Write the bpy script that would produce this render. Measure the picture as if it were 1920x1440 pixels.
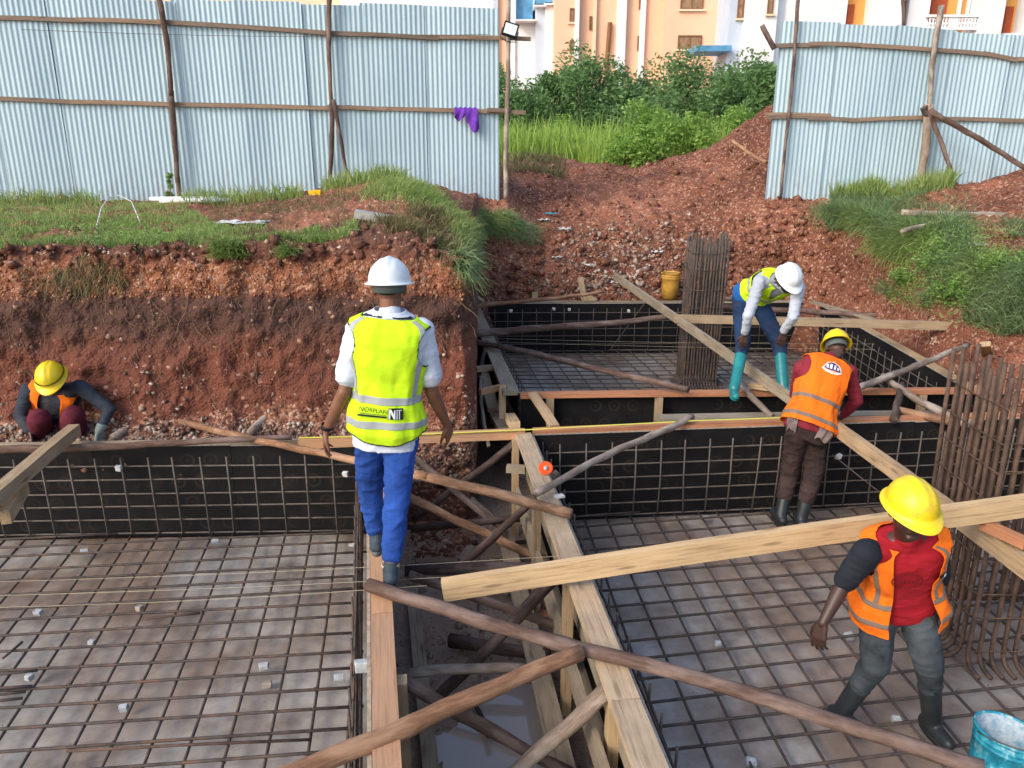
import bpy, bmesh, math, random
import numpy as np
from mathutils import Vector, Matrix, noise
random.seed(11); rng = np.random.default_rng(11)
SC = bpy.context.scene
for o in list(bpy.data.objects): bpy.data.objects.remove(o)
C = SC.collection
# ---------------------------------------------------------------- camera, light
FPX = 1450.0; CZ = 2.38; PITCH = math.atan(446/1450)
cam_d = bpy.data.cameras.new('camera'); cam = bpy.data.objects.new('camera', cam_d); C.objects.link(cam)
cam.location = (0, 0, CZ); cam.rotation_euler = (math.radians(90)-PITCH, 0, 0)
cam_d.sensor_width = 36; cam_d.lens = FPX/1920*36; cam_d.clip_start = .05; cam_d.clip_end = 900
SC.camera = cam
SC.render.resolution_x = 1024; SC.render.resolution_y = 768
W = bpy.data.worlds.new('World'); SC.world = W; W.use_nodes = True
nt = W.node_tree; nt.nodes.clear()
sky = nt.nodes.new('ShaderNodeTexSky'); sky.sky_type = 'NISHITA'; sky.sun_disc = False
SUN_EL, SUN_AZ = math.radians(34), math.radians(-132)      # azimuth from +Y towards +X
sky.sun_elevation = SUN_EL; sky.sun_rotation = SUN_AZ
sky.air_density = 1.0; sky.dust_density = 3.0; sky.ozone_density = 1.0
bg = nt.nodes.new('ShaderNodeBackground'); bg.inputs[1].default_value = 0.15
wo = nt.nodes.new('ShaderNodeOutputWorld'); nt.links.new(sky.outputs[0], bg.inputs[0]); nt.links.new(bg.outputs[0], wo.inputs[0])
sd = bpy.data.lights.new('sun', 'SUN'); sd.energy = 0.7; sd.angle = math.radians(20); sd.color = (1, .93, .84)
sun = bpy.data.objects.new('sun', sd); C.objects.link(sun)
sdir = Vector((math.sin(SUN_AZ)*math.cos(SUN_EL), math.cos(SUN_AZ)*math.cos(SUN_EL), math.sin(SUN_EL)))
sun.rotation_euler = sdir.to_track_quat('Z', 'Y').to_euler(); sun.location = sdir*30
vs = SC.view_settings; vs.view_transform = 'Standard'; vs.look = 'None'; vs.exposure = 0.95; vs.gamma = 1; vs.use_curve_mapping = False

# ---------------------------------------------------------------- helpers
cp, sp = math.cos(PITCH), math.sin(PITCH)
def ray(u, v):
    x = (u-960)/FPX; y = -(v-720)/FPX
    return Vector((x, y*sp+cp, y*cp-sp))
def P(u, v, z=0.0):                      # point of the place at height z
    d = ray(u, v); t = (z-CZ)/d.z
    return Vector((d.x*t, d.y*t, z))
def J(u, v, Y):                          # point of the place at distance Y
    d = ray(u, v); t = Y/d.y
    return Vector((d.x*t, Y, CZ+d.z*t))
def zat(v, Y):
    d = ray(960, v); return CZ+d.z/d.y*Y
def tag(o, label=None, cat=None, group=None, kind=None):
    if label: o['label'] = label
    if cat: o['category'] = cat
    if group: o['group'] = group
    if kind: o['kind'] = kind
    return o
def WM(o):
    if o.parent is None: return o.matrix_basis.copy()
    return WM(o.parent) @ o.matrix_parent_inverse @ o.matrix_basis
def put(name, me, mat=None, parent=None, M=None, smooth=False):
    if mat is not None and len(me.materials) == 0:
        for m in (mat if isinstance(mat, (list, tuple)) else [mat]): me.materials.append(m)
    o = bpy.data.objects.new(name, me); C.objects.link(o)
    if M is not None: o.matrix_basis = M
    if parent is not None:
        o.parent = parent; o.matrix_parent_inverse = WM(parent).inverted()
    if smooth:
        me.polygons.foreach_set('use_smooth', [True]*len(me.polygons))
    return o
def empty(name, loc, label=None, cat=None, group=None):
    o = bpy.data.objects.new(name, None); C.objects.link(o); o.location = loc; o.empty_display_size = .1
    return tag(o, label, cat, group)
def mesh(vs_, fs): 
    me = bpy.data.meshes.new('m'); me.from_pydata([tuple(v) for v in vs_], [], fs); me.update(); return me
def bm2me(bm):
    bmesh.ops.recalc_face_normals(bm, faces=bm.faces[:])
    me = bpy.data.meshes.new('m'); bm.to_mesh(me); bm.free(); return me
def np_mesh(verts, faces):               # verts (N,3), faces (M,k)
    me = bpy.data.meshes.new('m'); verts = np.asarray(verts, 'f'); faces = np.asarray(faces, 'i')
    k = faces.shape[1]
    me.vertices.add(len(verts)); me.vertices.foreach_set('co', verts.ravel())
    me.loops.add(faces.size); me.loops.foreach_set('vertex_index', faces.ravel())
    me.polygons.add(len(faces)); me.polygons.foreach_set('loop_start', np.arange(0, faces.size, k, dtype='i'))
    me.update(calc_edges=True); me.validate(); return me
def frame(p0, p1, up=(0, 0, 1)):         # X along p0->p1, Z near up
    x = (Vector(p1)-Vector(p0)).normalized(); u = Vector(up)
    y = u.cross(x)
    if y.length < 1e-4: y = Vector((0, 1, 0)).cross(x)
    y.normalize(); z = x.cross(y)
    M = Matrix((x, y, z)).transposed().to_4x4(); M.translation = Vector(p0); return M

# ---------------------------------------------------------------- materials
class N:
    def __init__(s, name, rough=.8, metal=0.0, spec=.3):
        s.m = bpy.data.materials.new(name); s.m.use_nodes = True; s.t = s.m.node_tree
        s.b = s.t.nodes['Principled BSDF']; s.b.inputs['Roughness'].default_value = rough
        s.b.inputs['Metallic'].default_value = metal; s.b.inputs['Specular IOR Level'].default_value = spec
    def n(s, ty, **kw):
        x = s.t.nodes.new(ty)
        for k, v in kw.items():
            if k.startswith('_'): x.inputs[k[1:].replace('_', ' ')].default_value = v
            elif k.startswith('i') and k[1:].isdigit(): x.inputs[int(k[1:])].default_value = v
            else: setattr(x, k, v)
        return x
    def l(s, a, b): s.t.links.new(a, b)
    def coords(s, kind='Object', scale=(1, 1, 1)):
        tc = s.n('ShaderNodeTexCoord'); mp = s.n('ShaderNodeMapping'); mp.inputs['Scale'].default_value = scale
        s.l(tc.outputs[kind], mp.inputs[0]); return mp.outputs[0]
    def rnd_offset(s, vec):              # each object gets its own grain
        oi = s.n('ShaderNodeObjectInfo'); m = s.n('ShaderNodeMath', operation='MULTIPLY', i1=37.0); s.l(oi.outputs['Random'], m.inputs[0])
        a = s.n('ShaderNodeVectorMath', operation='ADD'); s.l(vec, a.inputs[0]); s.l(m.outputs[0], a.inputs[1]); return a.outputs[0]
    def noise(s, vec, scale=5, detail=5, rough=.6, out=0):
        x = s.n('ShaderNodeTexNoise'); x.inputs['Scale'].default_value = scale; x.inputs['Detail'].default_value = detail; x.inputs['Roughness'].default_value = rough
        s.l(vec, x.inputs['Vector']); return x.outputs[out]
    def vor(s, vec, scale=10, out='Color', feature='F1'):
        x = s.n('ShaderNodeTexVoronoi', feature=feature); x.inputs['Scale'].default_value = scale; s.l(vec, x.inputs['Vector']); return x.outputs[out]
    def ramp(s, fac, stops, interp='LINEAR'):
        r = s.n('ShaderNodeValToRGB'); cr = r.color_ramp; cr.interpolation = interp
        while len(cr.elements) < len(stops): cr.elements.new(.5)
        for e, (p, c) in zip(cr.elements, stops):
            e.position = p; e.color = (*c, 1) if len(c) == 3 else (c[0],)*3+(1,)
        s.l(fac, r.inputs[0]); return r.outputs[0]
    def mix(s, fac, a, b, mode='MIX'):
        m = s.n('ShaderNodeMix', data_type='RGBA', blend_type=mode)
        for src, i in ((fac, 0), (a, 6), (b, 7)):
            if hasattr(src, 'is_linked'): s.l(src, m.inputs[i])
            elif i == 0: m.inputs[0].default_value = src
            else: m.inputs[i].default_value = (*src, 1)
        return m.outputs[2]
    def math(s, op, a, b=0.0, c=None):
        m = s.n('ShaderNodeMath', operation=op)
        for i, x in enumerate((a, b) if c is None else (a, b, c)):
            if hasattr(x, 'is_linked'): s.l(x, m.inputs[i])
            else: m.inputs[i].default_value = x
        return m.outputs[0]
    def col(s, c):
        if hasattr(c, 'is_linked'): s.l(c, s.b.inputs['Base Color'])
        else: s.b.inputs['Base Color'].default_value = (*c, 1)
    def bump(s, h, strength=.5, dist=.01):
        b = s.n('ShaderNodeBump'); b.inputs['Strength'].default_value = strength; b.inputs['Distance'].default_value = dist
        s.l(h, b.inputs['Height']); s.l(b.outputs[0], s.b.inputs['Normal'])

def simple(name, c, rough=.7, var=.15, scale=12, bump=.2, metal=0, spec=.3, dist=.004):
    x = N(name, rough, metal, spec); v = x.rnd_offset(x.coords()); f = x.noise(v, scale, 6)
    d = tuple(max(0, k*(1-var*1.6)) for k in c); e = tuple(min(1, k*(1+var)) for k in c)
    x.col(x.ramp(f, [(.3, d), (.7, e)])); 
    if bump: x.bump(x.noise(v, scale*3, 5), bump, dist)
    return x.m
def wood(name, c1, c2, dirt=(.10, .07, .05), dirtamt=.35, rough=.75):
    x = N(name, rough); v = x.rnd_offset(x.coords(scale=(1.6, 34, 34))); g = x.noise(v, 2.0, 9, .72)
    v2 = x.rnd_offset(x.coords()); d = x.noise(v2, 2.3, 5)
    v3 = x.rnd_offset(x.coords(scale=(2.0, 9, 9))); kn = x.vor(v3, 1.1, 'Distance')
    base = x.ramp(g, [(.34, c2), (.5, c1), (.75, tuple(min(1, k*1.12) for k in c1))])
    knot = x.ramp(kn, [(.0, (1,)), (.10, (0.6,)), (.16, (0,))])
    base = x.mix(x.math('MULTIPLY', knot, .75), base, tuple(k*.45 for k in c2))
    oi = x.n('ShaderNodeObjectInfo')
    tint = x.ramp(oi.outputs['Random'], [(0, (.78, .78, .80)), (1, (1.15, 1.05, .95))])
    base = x.mix(1.0, base, tint, 'MULTIPLY')
    dm = x.ramp(d, [(.42, (0,)), (.72, (dirtamt,))])
    sm = x.noise(v2, 16, 7, .8); base = x.mix(dm, base, dirt); x.col(x.mix(x.math('MULTIPLY', x.ramp(sm, [(.60, (0,)), (.67, (.6,))]), x.ramp(d, [(.4, (1,)), (.6, (.1,))])), base, (.40, .37, .33))); x.bump(g, .7, .005); return x.m
def bark(name, c1, c2, c3):
    x = N(name, .85); v = x.rnd_offset(x.coords(scale=(4, 22, 22))); g = x.noise(v, 2.2, 10, .75)
    v2 = x.rnd_offset(x.coords(scale=(1.6, 4, 4))); d = x.noise(v2, 2.0, 4)
    base = x.ramp(g, [(.25, c2), (.5, c1), (.72, c3)])
    oi = x.n('ShaderNodeObjectInfo'); tint = x.ramp(oi.outputs['Random'], [(0, (.75, .74, .76)), (1, (1.2, 1.08, 1.0))])
    base = x.mix(1.0, base, tint, 'MULTIPLY')
    x.col(x.mix(x.ramp(d, [(.45, (0,)), (.62, (.7,))]), base, tuple(k*1.5 for k in c3)))
    x.bump(g, 1.0, .014); return x.m

M = {}
M['pine'] = wood('pine', (.46, .35, .22), (.27, .19, .11), dirtamt=.45)
M['pine_new'] = wood('pine_new', (.56, .43, .26), (.36, .25, .14), dirtamt=.25)
M['pine_worn'] = wood('pine_worn', (.45, .37, .27), (.27, .20, .13), dirt=(.17, .13, .10), dirtamt=.6)
M['pine_grey'] = wood('pine_grey', (.38, .33, .25), (.20, .16, .11), dirtamt=.5)
M['pine_red'] = wood('pine_red', (.46, .22, .12), (.30, .13, .07), dirtamt=.3)
M['pine_orange'] = wood('pine_orange', (.52, .31, .18), (.36, .20, .11), dirt=(.30, .22, .17), dirtamt=.5)
M['rail'] = wood('rail_wood', (.26, .20, .155), (.15, .105, .075), dirtamt=.3)
M['bark'] = bark('bark', (.115, .075, .060), (.045, .030, .024), (.185, .135, .115))
M['bark_dark'] = bark('bark_dark', (.06, .042, .036), (.024, .017, .015), (.115, .085, .075))
M['bark_grey'] = bark('bark_grey', (.24, .20, .165), (.12, .095, .075), (.36, .31, .26))
M['bark_brown'] = bark('bark_brown', (.20, .115, .070), (.10, .055, .035), (.33, .20, .125))
def rebar_mat(name, c1, c2, c3):
    x = N(name, .75, .15); v = x.rnd_offset(x.coords()); g = x.noise(v, 9, 6, .7)
    x.col(x.ramp(g, [(.3, c2), (.5, c1), (.72, c3)])); x.bump(x.noise(x.coords(scale=(90, 1, 1)), 1.5, 1), .6, .003); return x.m
M['rebar'] = rebar_mat('rebar', (.085, .070, .062), (.042, .034, .031), (.19, .105, .066))
M['rebar_pale'] = rebar_mat('rebar_pale', (.135, .115, .10), (.085, .068, .058), (.20, .165, .14))
M['rebar_rust'] = rebar_mat('rebar_rust', (.095, .060, .045), (.045, .031, .026), (.165, .105, .075))
M['wire'] = simple('wire', (.12, .10, .09), .6, .2, 20, 0)
# black film faced plywood with ring stamps and mud
def ply():
    x = N('black_plywood', .7, 0, .15); co = x.coords()
    sx = x.n('ShaderNodeSeparateXYZ'); x.l(co, sx.inputs[0])
    px = x.math('MULTIPLY', sx.outputs[0], 5.2); pz = x.math('MULTIPLY', sx.outputs[2], 5.2)
    row = x.math('FLOOR', pz); px2 = x.math('ADD', px, x.math('MULTIPLY', row, .5))
    fx = x.math('SUBTRACT', x.math('FRACT', px2), .5); fz = x.math('SUBTRACT', x.math('FRACT', pz), .5)
    r = x.math('SQRT', x.math('ADD', x.math('MULTIPLY', fx, fx), x.math('MULTIPLY', fz, fz)))
    ring = x.ramp(r, [(.20, (0,)), (.24, (1,)), (.30, (1,)), (.34, (0,))])
    dot = x.ramp(r, [(.07, (.8,)), (.11, (0,))])
    cell = x.noise(co, 2.1, 2); vis = x.ramp(cell, [(.46, (0,)), (.66, (.28,))])
    mark = x.math('MULTIPLY', x.math('MAXIMUM', ring, dot), vis)
    d = x.noise(co, 3.5, 8, .7); d2 = x.noise(x.coords(scale=(5, 5, 1.0)), 4, 6, .7)
    base = x.ramp(d, [(.3, (.007, .007, .008)), (.6, (.014, .013, .014)), (.8, (.032, .026, .022))])
    base = x.mix(mark, base, (.085, .062, .036))
    x.col(x.mix(x.ramp(d2, [(.6, (0,)), (.85, (.45,))]), base, (.06, .042, .032)))
    x.bump(d, .15, .003); return x.m
M['ply'] = ply()
M['ply_edge'] = simple('plywood_edge', (.38, .33, .27), .8, .25, 30)
def concrete():
    x = N('blinding_concrete', .55, 0, .4); co = x.coords()
    a = x.noise(co, 1.5, 7, .62); b = x.noise(co, 6, 8, .7); c = x.noise(co, .55, 4)
    base = x.ramp(a, [(.3, (.215, .165, .135)), (.5, (.38, .34, .295)), (.7, (.46, .44, .41))])
    base = x.mix(x.ramp(c, [(.45, (0,)), (.60, (.75,))]), base, (.26, .170, .118))
    base = x.mix(.5, base, x.ramp(b, [(.3, (.45, .44, .43)), (.7, (1.25, 1.25, 1.25))]), 'MULTIPLY'); base = x.mix(x.ramp(x.noise(co, 19, 8, .8), [(.60, (0,)), (.70, (.55,))]), base, (.12, .075, .055))
    x.col(base); rr = x.ramp(c, [(.35, (.62,)), (.7, (.34,))]); x.l(rr, x.b.inputs['Roughness'])
    x.bump(b, .35, .006); return x.m
M['concrete'] = concrete()
def soil(name, stops, chip, chipamt, wet=0, sc=1.0, bands=False):
    x = N(name, .9 if not wet else .55, 0, .25 if not wet else .45); co = x.coords()
    big = x.noise(co, .8*sc, 6, .65); mid = x.noise(co, 5*sc, 8, .7); 
    warp = x.n('ShaderNodeVectorMath', operation='MULTIPLY_ADD'); nc = x.noise(co, 14*sc, 3, .5, 1)
    x.l(nc, warp.inputs[0]); warp.inputs[1].default_value = (.05, .05, .05); x.l(co, warp.inputs[2])
    vc = x.vor(warp.outputs[0], 38*sc, 'Color'); vd = x.vor(warp.outputs[0], 38*sc, 'Distance')
    vc2 = x.vor(warp.outputs[0], 85*sc, 'Color')
    sep = x.n('ShaderNodeSeparateColor'); x.l(vc, sep.inputs[0]); sep2 = x.n('ShaderNodeSeparateColor'); x.l(vc2, sep2.inputs[0])
    base = x.ramp(mid, stops)
    if bands:
        geo = x.n('ShaderNodeNewGeometry'); sx = x.n('ShaderNodeSeparateXYZ'); x.l(geo.outputs['Position'], sx.inputs[0])
        wv = x.noise(x.coords(scale=(1, 1, .4)), 2.2, 6, .6)
        zz = x.math('ADD', sx.outputs[2], x.math('MULTIPLY', x.math('SUBTRACT', wv, .5), .34))
        zz = x.math('MULTIPLY_ADD', zz, .4, .352)     # z -1..1.5 -> 0..1
        band = x.ramp(zz, [(.0, (.095, .055, .042)), (.34, (.13, .050, .034)), (.42, (.165, .050, .032)), (.60, (.150, .048, .031)), (.665, (.085, .040, .030)), (.70, (.036, .026, .024)), (.785, (.040, .028, .026)), (.82, (.22, .078, .038)), (.885, (.30, .108, .050)), (.925, (.14, .056, .038)), (1, (.11, .060, .040))])
        base = x.mix(.72, base, band); base = x.mix(x.ramp(big, [(.3, (.35,)), (.7, (0,))]), base, (.045, .03, .026))
        amt = x.ramp(zz, [(.0, (.10,)), (.22, (.55,)), (.37, (.50,)), (.43, (.03,)), (.60, (.015,)), (.70, (.01,)), (.80, (.05,)), (.84, (.42,)), (.895, (.36,)), (.93, (.08,))])
    else:
        amt = x.ramp(big, [(.3, (chipamt*.55,)), (.7, (chipamt*1.4,))])
        lo = x.noise(x.coords(scale=(.28, .28, .28)), 1.3, 4, .6); base = x.mix(x.ramp(lo, [(.36, (.75,)), (.52, (0,))]), base, tuple(k*.75 for k in stops[0][1])); base = x.mix(x.ramp(lo, [(.55, (0,)), (.68, (.45,))]), base, tuple(min(1, k*1.5) for k in stops[2][1]))
        base = x.mix(x.ramp(big, [(.35, (.5,)), (.55, (0,))]), base, tuple(k*.62 for k in stops[0][1]))
    hit = x.math('LESS_THAN', sep.outputs[0], amt); hit2 = x.math('LESS_THAN', sep2.outputs[0], x.math('MULTIPLY', amt, .8))
    chipc = x.ramp(sep.outputs[1], [(0, chip[0]), (.5, chip[1]), (1, chip[2])])
    base = x.mix(x.math('MULTIPLY', hit2, .55), base, chip[0])
    base = x.mix(x.math('MULTIPLY', hit, .8), base, chipc)
    x.col(base)
    h = x.math('ADD', x.math('MULTIPLY', mid, 1.2), x.math('MULTIPLY', x.math('SUBTRACT', 1.0, vd), .7))
    x.bump(h, .8 if bands else .55, .03 if bands else .022); return x.m
RED = [(.25, (.115, .044, .028)), (.5, (.205, .078, .046)), (.75, (.29, .120, .072))]
CH = ((.24, .095, .056), (.34, .165, .105), (.46, .31, .22))
M['soil'] = soil('red_soil', RED, CH, .26, sc=.9)
M['bank'] = soil('bank_soil', RED, CH, .3, bands=True, sc=.9)
M['mud'] = soil('wet_mud', [(.25, (.22, .150, .108)), (.5, (.33, .235, .175)), (.75, (.42, .315, .25))], ((.12, .085, .065), (.10, .07, .055), (.2, .15, .12)), .08, wet=1, sc=1.3)
def rockmat(name, stops):
    x = N(name, .85); co = x.coords(); vc = x.vor(co, 9, 'Color'); s_ = x.n('ShaderNodeSeparateColor'); x.l(vc, s_.inputs[0])
    x.col(x.mix(.4, x.ramp(s_.outputs[0], stops), x.ramp(x.noise(co, 40, 4), [(.3, (.5, .5, .5)), (.7, (1.3, 1.3, 1.3))]), 'MULTIPLY')); x.bump(x.noise(co, 60, 4), .4, .004); return x.m
M['rock_red'] = rockmat('red_stones', [(0, (.11, .04, .028)), (.5, (.20, .078, .048)), (.85, (.30, .14, .09)), (1, (.46, .32, .24))])
M['rock_pale'] = rockmat('pale_stones', [(0, (.10, .055, .04)), (.35, (.24, .15, .11)), (.7, (.36, .27, .21)), (1, (.52, .44, .36))])
M['rock_orange'] = rockmat('orange_stones', [(0, (.16, .055, .03)), (.45, (.32, .13, .06)), (.8, (.42, .20, .10)), (1, (.50, .32, .2))])
def leafmat(name, stops, scale=1.2, trans=.25):
    x = N(name, .6, 0, .3); geo = x.n('ShaderNodeNewGeometry'); f = x.noise(geo.outputs['Position'], scale, 4, .6)
    g = x.n('ShaderNodeNewGeometry'); rr = g.outputs['Random Per Island']
    x.col(x.mix(.5, x.ramp(f, stops), x.ramp(rr, [(0, stops[0][1]), (.5, stops[1][1]), (1, stops[-1][1])])))
    tr = x.n('ShaderNodeBsdfTranslucent'); ms = x.n('ShaderNodeMixShader'); ms.inputs[0].default_value = trans
    x.l(x.b.inputs['Base Color'].links[0].from_socket, tr.inputs[0])
    out = [n for n in x.t.nodes if n.type == 'OUTPUT_MATERIAL'][0]
    x.l(x.b.outputs[0], ms.inputs[1]); x.l(tr.outputs[0], ms.inputs[2]); x.l(ms.outputs[0], out.inputs[0]); return x.m
M['grass'] = leafmat('grass', [(.3, (.16, .26, .065)), (.5, (.25, .36, .10)), (.75, (.44, .48, .20))], 1.5, .35)
M['grass_dark'] = leafmat('grass_bluish', [(.3, (.13, .22, .10)), (.5, (.21, .32, .14)), (.75, (.38, .44, .24))], 2, .3)
M['grass_dry'] = leafmat('grass_dry', [(.3, (.12, .10, .045)), (.5, (.22, .18, .09)), (.75, (.14, .17, .06))], 3)
M['grass_far'] = leafmat('field_grass', [(.3, (.22, .36, .055)), (.5, (.30, .46, .085)), (.75, (.44, .55, .14))], .6, .4)
M['leaf'] = leafmat('bush_leaves', [(.3, (.085, .18, .065)), (.5, (.14, .26, .09)), (.75, (.26, .38, .15))], .9, .4)
M['leaf_light'] = leafmat('shrub_leaves', [(.3, (.14, .28, .045)), (.5, (.23, .40, .075)), (.75, (.38, .52, .14))], 1.1, .4)
M['weed'] = leafmat('weed_leaves', [(.3, (.11, .22, .05)), (.5, (.19, .34, .08)), (.75, (.36, .47, .14))], 2, .35)
def sheet():
    x = N('corrugated_iron', .55, .10, .4); co = x.coords(); a = x.noise(x.coords(scale=(1, 1, .25)), 1.6, 6, .6); b = x.noise(co, 11, 6, .7)
    oi = x.n('ShaderNodeObjectInfo')
    base = x.ramp(a, [(.3, (.325, .455, .525)), (.7, (.42, .555, .62))])
    base = x.mix(1, base, x.ramp(oi.outputs['Random'], [(0, (.90, .92, .93)), (1, (1.05, 1.05, 1.05))]), 'MULTIPLY')
    rs = x.noise(x.coords(scale=(1, 1, .5)), 5, 8, .8); sz = x.n('ShaderNodeSeparateXYZ'); x.l(co, sz.inputs[0]); low = x.ramp(x.math('MULTIPLY_ADD', sz.outputs[2], -1.0, 2.2), [(.0, (0,)), (.6, (.5,))]); base = x.mix(x.math('MULTIPLY', low, x.ramp(rs, [(.45, (0,)), (.7, (1,))])), base, (.30, .20, .15)); base = x.mix(x.ramp(rs, [(.68, (0,)), (.80, (.35,))]), base, (.30, .24, .19)); x.col(x.mix(x.ramp(b, [(.62, (0,)), (.8, (.3,))]), base, (.40, .42, .40))); x.l(x.ramp(b, [(.3, (.45,)), (.7, (.65,))]), x.b.inputs['Roughness'])
    return x.m
M['sheet'] = sheet()
M['water'] = N('puddle_water', .03, 0, .8).m; M['water'].node_tree.nodes['Principled BSDF'].inputs['Base Color'].default_value = (.40, .34, .30, 1)
# ---------------------------------------------------------------- terrain
# columns of the land seen from the camera: (direction key, nine points of the profile as (Y, z))
def col_(foot, p2, *vy, far=((15, 1.65), (40, 1.95), (260, 2.0))):
    pts = [(.6, -.96), (foot, -.95), p2] + [(Y, zat(v, Y)) for v, Y in vy] + list(far)
    return pts
KEYS = [
 (-2600, col_(6.0, (6.1, -.12), (790, 6.45), (575, 6.75), (468, 6.95), (378, 12.2))),
 (0,   col_(6.0, (6.12, -.12), (790, 6.45), (575, 6.75), (468, 6.95), (376, 12.0))),
 (300, col_(6.1, (6.2, -.12), (785, 6.5), (570, 6.78), (460, 7.0), (384, 12.3))),
 (520, col_(6.15, (6.3, -.12), (790, 6.55), (575, 6.8), (456, 7.05), (372, 12.3))),
 (640, col_(6.2, (6.35, -.3), (790, 6.55), (575, 6.8), (449, 7.1), (352, 11.4))),
 (705, col_(6.3, (6.4, -.5), (790, 6.6), (570, 6.8), (440, 7.15), (336, 11.2))),
 (760, col_(6.35, (6.45, -.5), (790, 6.6), (570, 6.8), (438, 7.15), (338, 11.0))),
 (820, col_(6.35, (6.45, -.55), (800, 6.62), (570, 6.8), (462, 7.05), (356, 10.8))),
 (862, col_(6.4, (6.5, -.55), (800, 6.65), (575, 6.85), (478, 7.0), (385, 10.6))),
 (882, col_(6.6, (6.7, -.5), (800, 6.85), (590, 7.05), (500, 7.2), (400, 10.8))),
 (896, col_(11.4, (11.9, -.1), (520, 12.3), (470, 12.5), (418, 12.7), (372, 13.5), far=((14.6, 1.75), (40, 1.95), (260, 2.0)))),
 (950, col_(12.35, (12.5, 0), (520, 12.65), (460, 12.8), (408, 13.0), (366, 13.7), far=((18, 2.03), (40, 2.0), (260, 2.0)))),
 (1010, col_(12.35, (12.5, 0), (530, 12.7), (480, 13.1), (430, 13.6), (370, 14.8), far=((18, 2.03), (40, 2.0), (260, 2.0)))),
 (1200, col_(12.35, (12.5, 0), (530, 12.7), (480, 13.1), (430, 13.6), (370, 14.8), far=((18, 2.05), (40, 2.0), (260, 2.0)))),
 (1330, col_(12.35, (12.5, 0), (525, 12.7), (470, 13.1), (420, 13.6), (350, 14.8), far=((17, 2.36), (40, 2.0), (260, 2.0)))),
 (1437, col_(12.35, (12.5, 0), (510, 12.75), (450, 13.0), (400, 13.3), (370, 13.7), far=((16.5, 3.15), (40, 2.0), (260, 2.0)))),
 (1500, col_(12.3, (12.45, 0), (500, 12.7), (440, 12.9), (400, 13.1), (374, 13.6), far=((16.5, 3.3), (40, 2.0), (260, 2.0)))),
 (1601, col_(11.75, (11.9, 0), (520, 12.1), (440, 12.35), (398, 12.6), (366, 13.6), far=((16.0, 2.2), (40, 2.0), (260, 2.0)))),
 (1675, col_(10.55, (10.75, 0), (560, 10.95), (460, 11.25), (415, 11.7), (366, 13.4), far=((15, 1.8), (40, 2.0), (260, 2.0)))),
 (1812, col_(8.85, (9.0, 0), (600, 9.2), (500, 9.6), (430, 10.4), (350, 12.9), far=((15, 1.8), (40, 2.0), (260, 2.0)))),
 (1939, col_(7.7, (7.85, 0), (640, 8.1), (530, 8.6), (440, 9.8), (322, 12.4), far=((15, 1.9), (40, 2.0), (260, 2.0)))),
 (2045, col_(6.95, (7.1, 0), (640, 7.5), (530, 8.1), (440, 9.5), (318, 12.2), far=((15, 1.9), (40, 2.0), (260, 2.0)))),
 (2410, col_(5.2, (5.4, 0), (640, 5.9), (530, 6.6), (440, 8.6), (330, 12), far=((15, 1.8), (40, 2.0), (260, 2.0)))),
 (4600, col_(4, (4.2, 0), (640, 4.9), (530, 5.6), (440, 8), (340, 12), far=((15, 1.8), (40, 2.0), (260, 2.0)))),
]
KU = np.array([k for k, _ in KEYS], float); KY = np.array([[p[0] for p in c] for _, c in KEYS]); KZ = np.array([[p[1] for p in c] for _, c in KEYS])
def surf0(u, s):
    i = int(np.clip(np.searchsorted(KU, u)-1, 0, len(KU)-2)); t = (u-KU[i])/(KU[i+1]-KU[i])
    j = min(int(s), 8); q = s-j; q = min(max(q, 0), 1)
    if j >= 9: j = 8; q = 1
    if j+1 > KY.shape[1]-1: j = KY.shape[1]-2; q = 1
    y = [KY[i+a, j+b] for a in (0, 1) for b in (0, 1)]; z = [KZ[i+a, j+b] for a in (0, 1) for b in (0, 1)]
    Y = (y[0]*(1-q)+y[1]*q)*(1-t)+(y[2]*(1-q)+y[3]*q)*t
    Z = (z[0]*(1-q)+z[1]*q)*(1-t)+(z[2]*(1-q)+z[3]*q)*t
    return Vector(((u-960)/1517*Y, Y, Z))
NL = KY.shape[1]-1
PUD = [(P(985, 1332, -.95).x, P(985, 1332, -.95).y, .045), (P(905, 1408, -.95).x, P(905, 1408, -.95).y, .10), (P(1020, 1425, -.95).x, P(1020, 1425, -.95).y, .03)]
def surf(u, s):
    p = surf0(u, s)
    n1 = noise.fractal(p*1.1, 1.0, 2.1, 4); n2 = noise.fractal(p*4.5+Vector((7, 3, 1)), .9, 2.2, 4); n3 = noise.fractal(p*14, .8, 2.2, 3)
    if s < 1:
        dip = sum(.092*math.exp(-((p.x-a)**2+((p.y-b)*.8)**2)/w) for a, b, w in PUD)
        return p+Vector((0, 0, .03*n1+.02*n2+.012*n3+.02-dip))
    if s < 5:
        a = min(1, (s-1)); e = min(1, max(0, 5-s)*2)
        d = n1*.10+n2*.05+n3*.018
        step = .05*abs(noise.noise(Vector((p.x*1.3, 0, p.z*7))))
        return p+Vector((d*.3*a, (-d-step)*a, d*.35*a*(1-e)+n2*.03*a))
    if s < 7.2: return p+Vector((0, 0, (.13 if u > 900 else .07)*n1+.055*n2+.02*n3))
    return p+Vector((0, 0, .05*n1))
us = sorted(set(list(np.linspace(-2600, -300, 30)) + list(np.linspace(-300, 880, 300)) + list(np.linspace(880, 900, 24)) + list(np.linspace(900, 1950, 270)) + list(np.linspace(1950, 4600, 40))))
ss = list(np.linspace(0, 1, 70)) + list(np.linspace(1, 2, 7))[1:] + list(np.linspace(2, 3, 30))[1:] + list(np.linspace(3, 4, 44))[1:] + list(np.linspace(4, 5, 36))[1:] + list(np.linspace(5, 6, 64))[1:] + list(np.linspace(6, 7, 40))[1:] + list(np.linspace(7, NL, 50))[1:]
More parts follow.
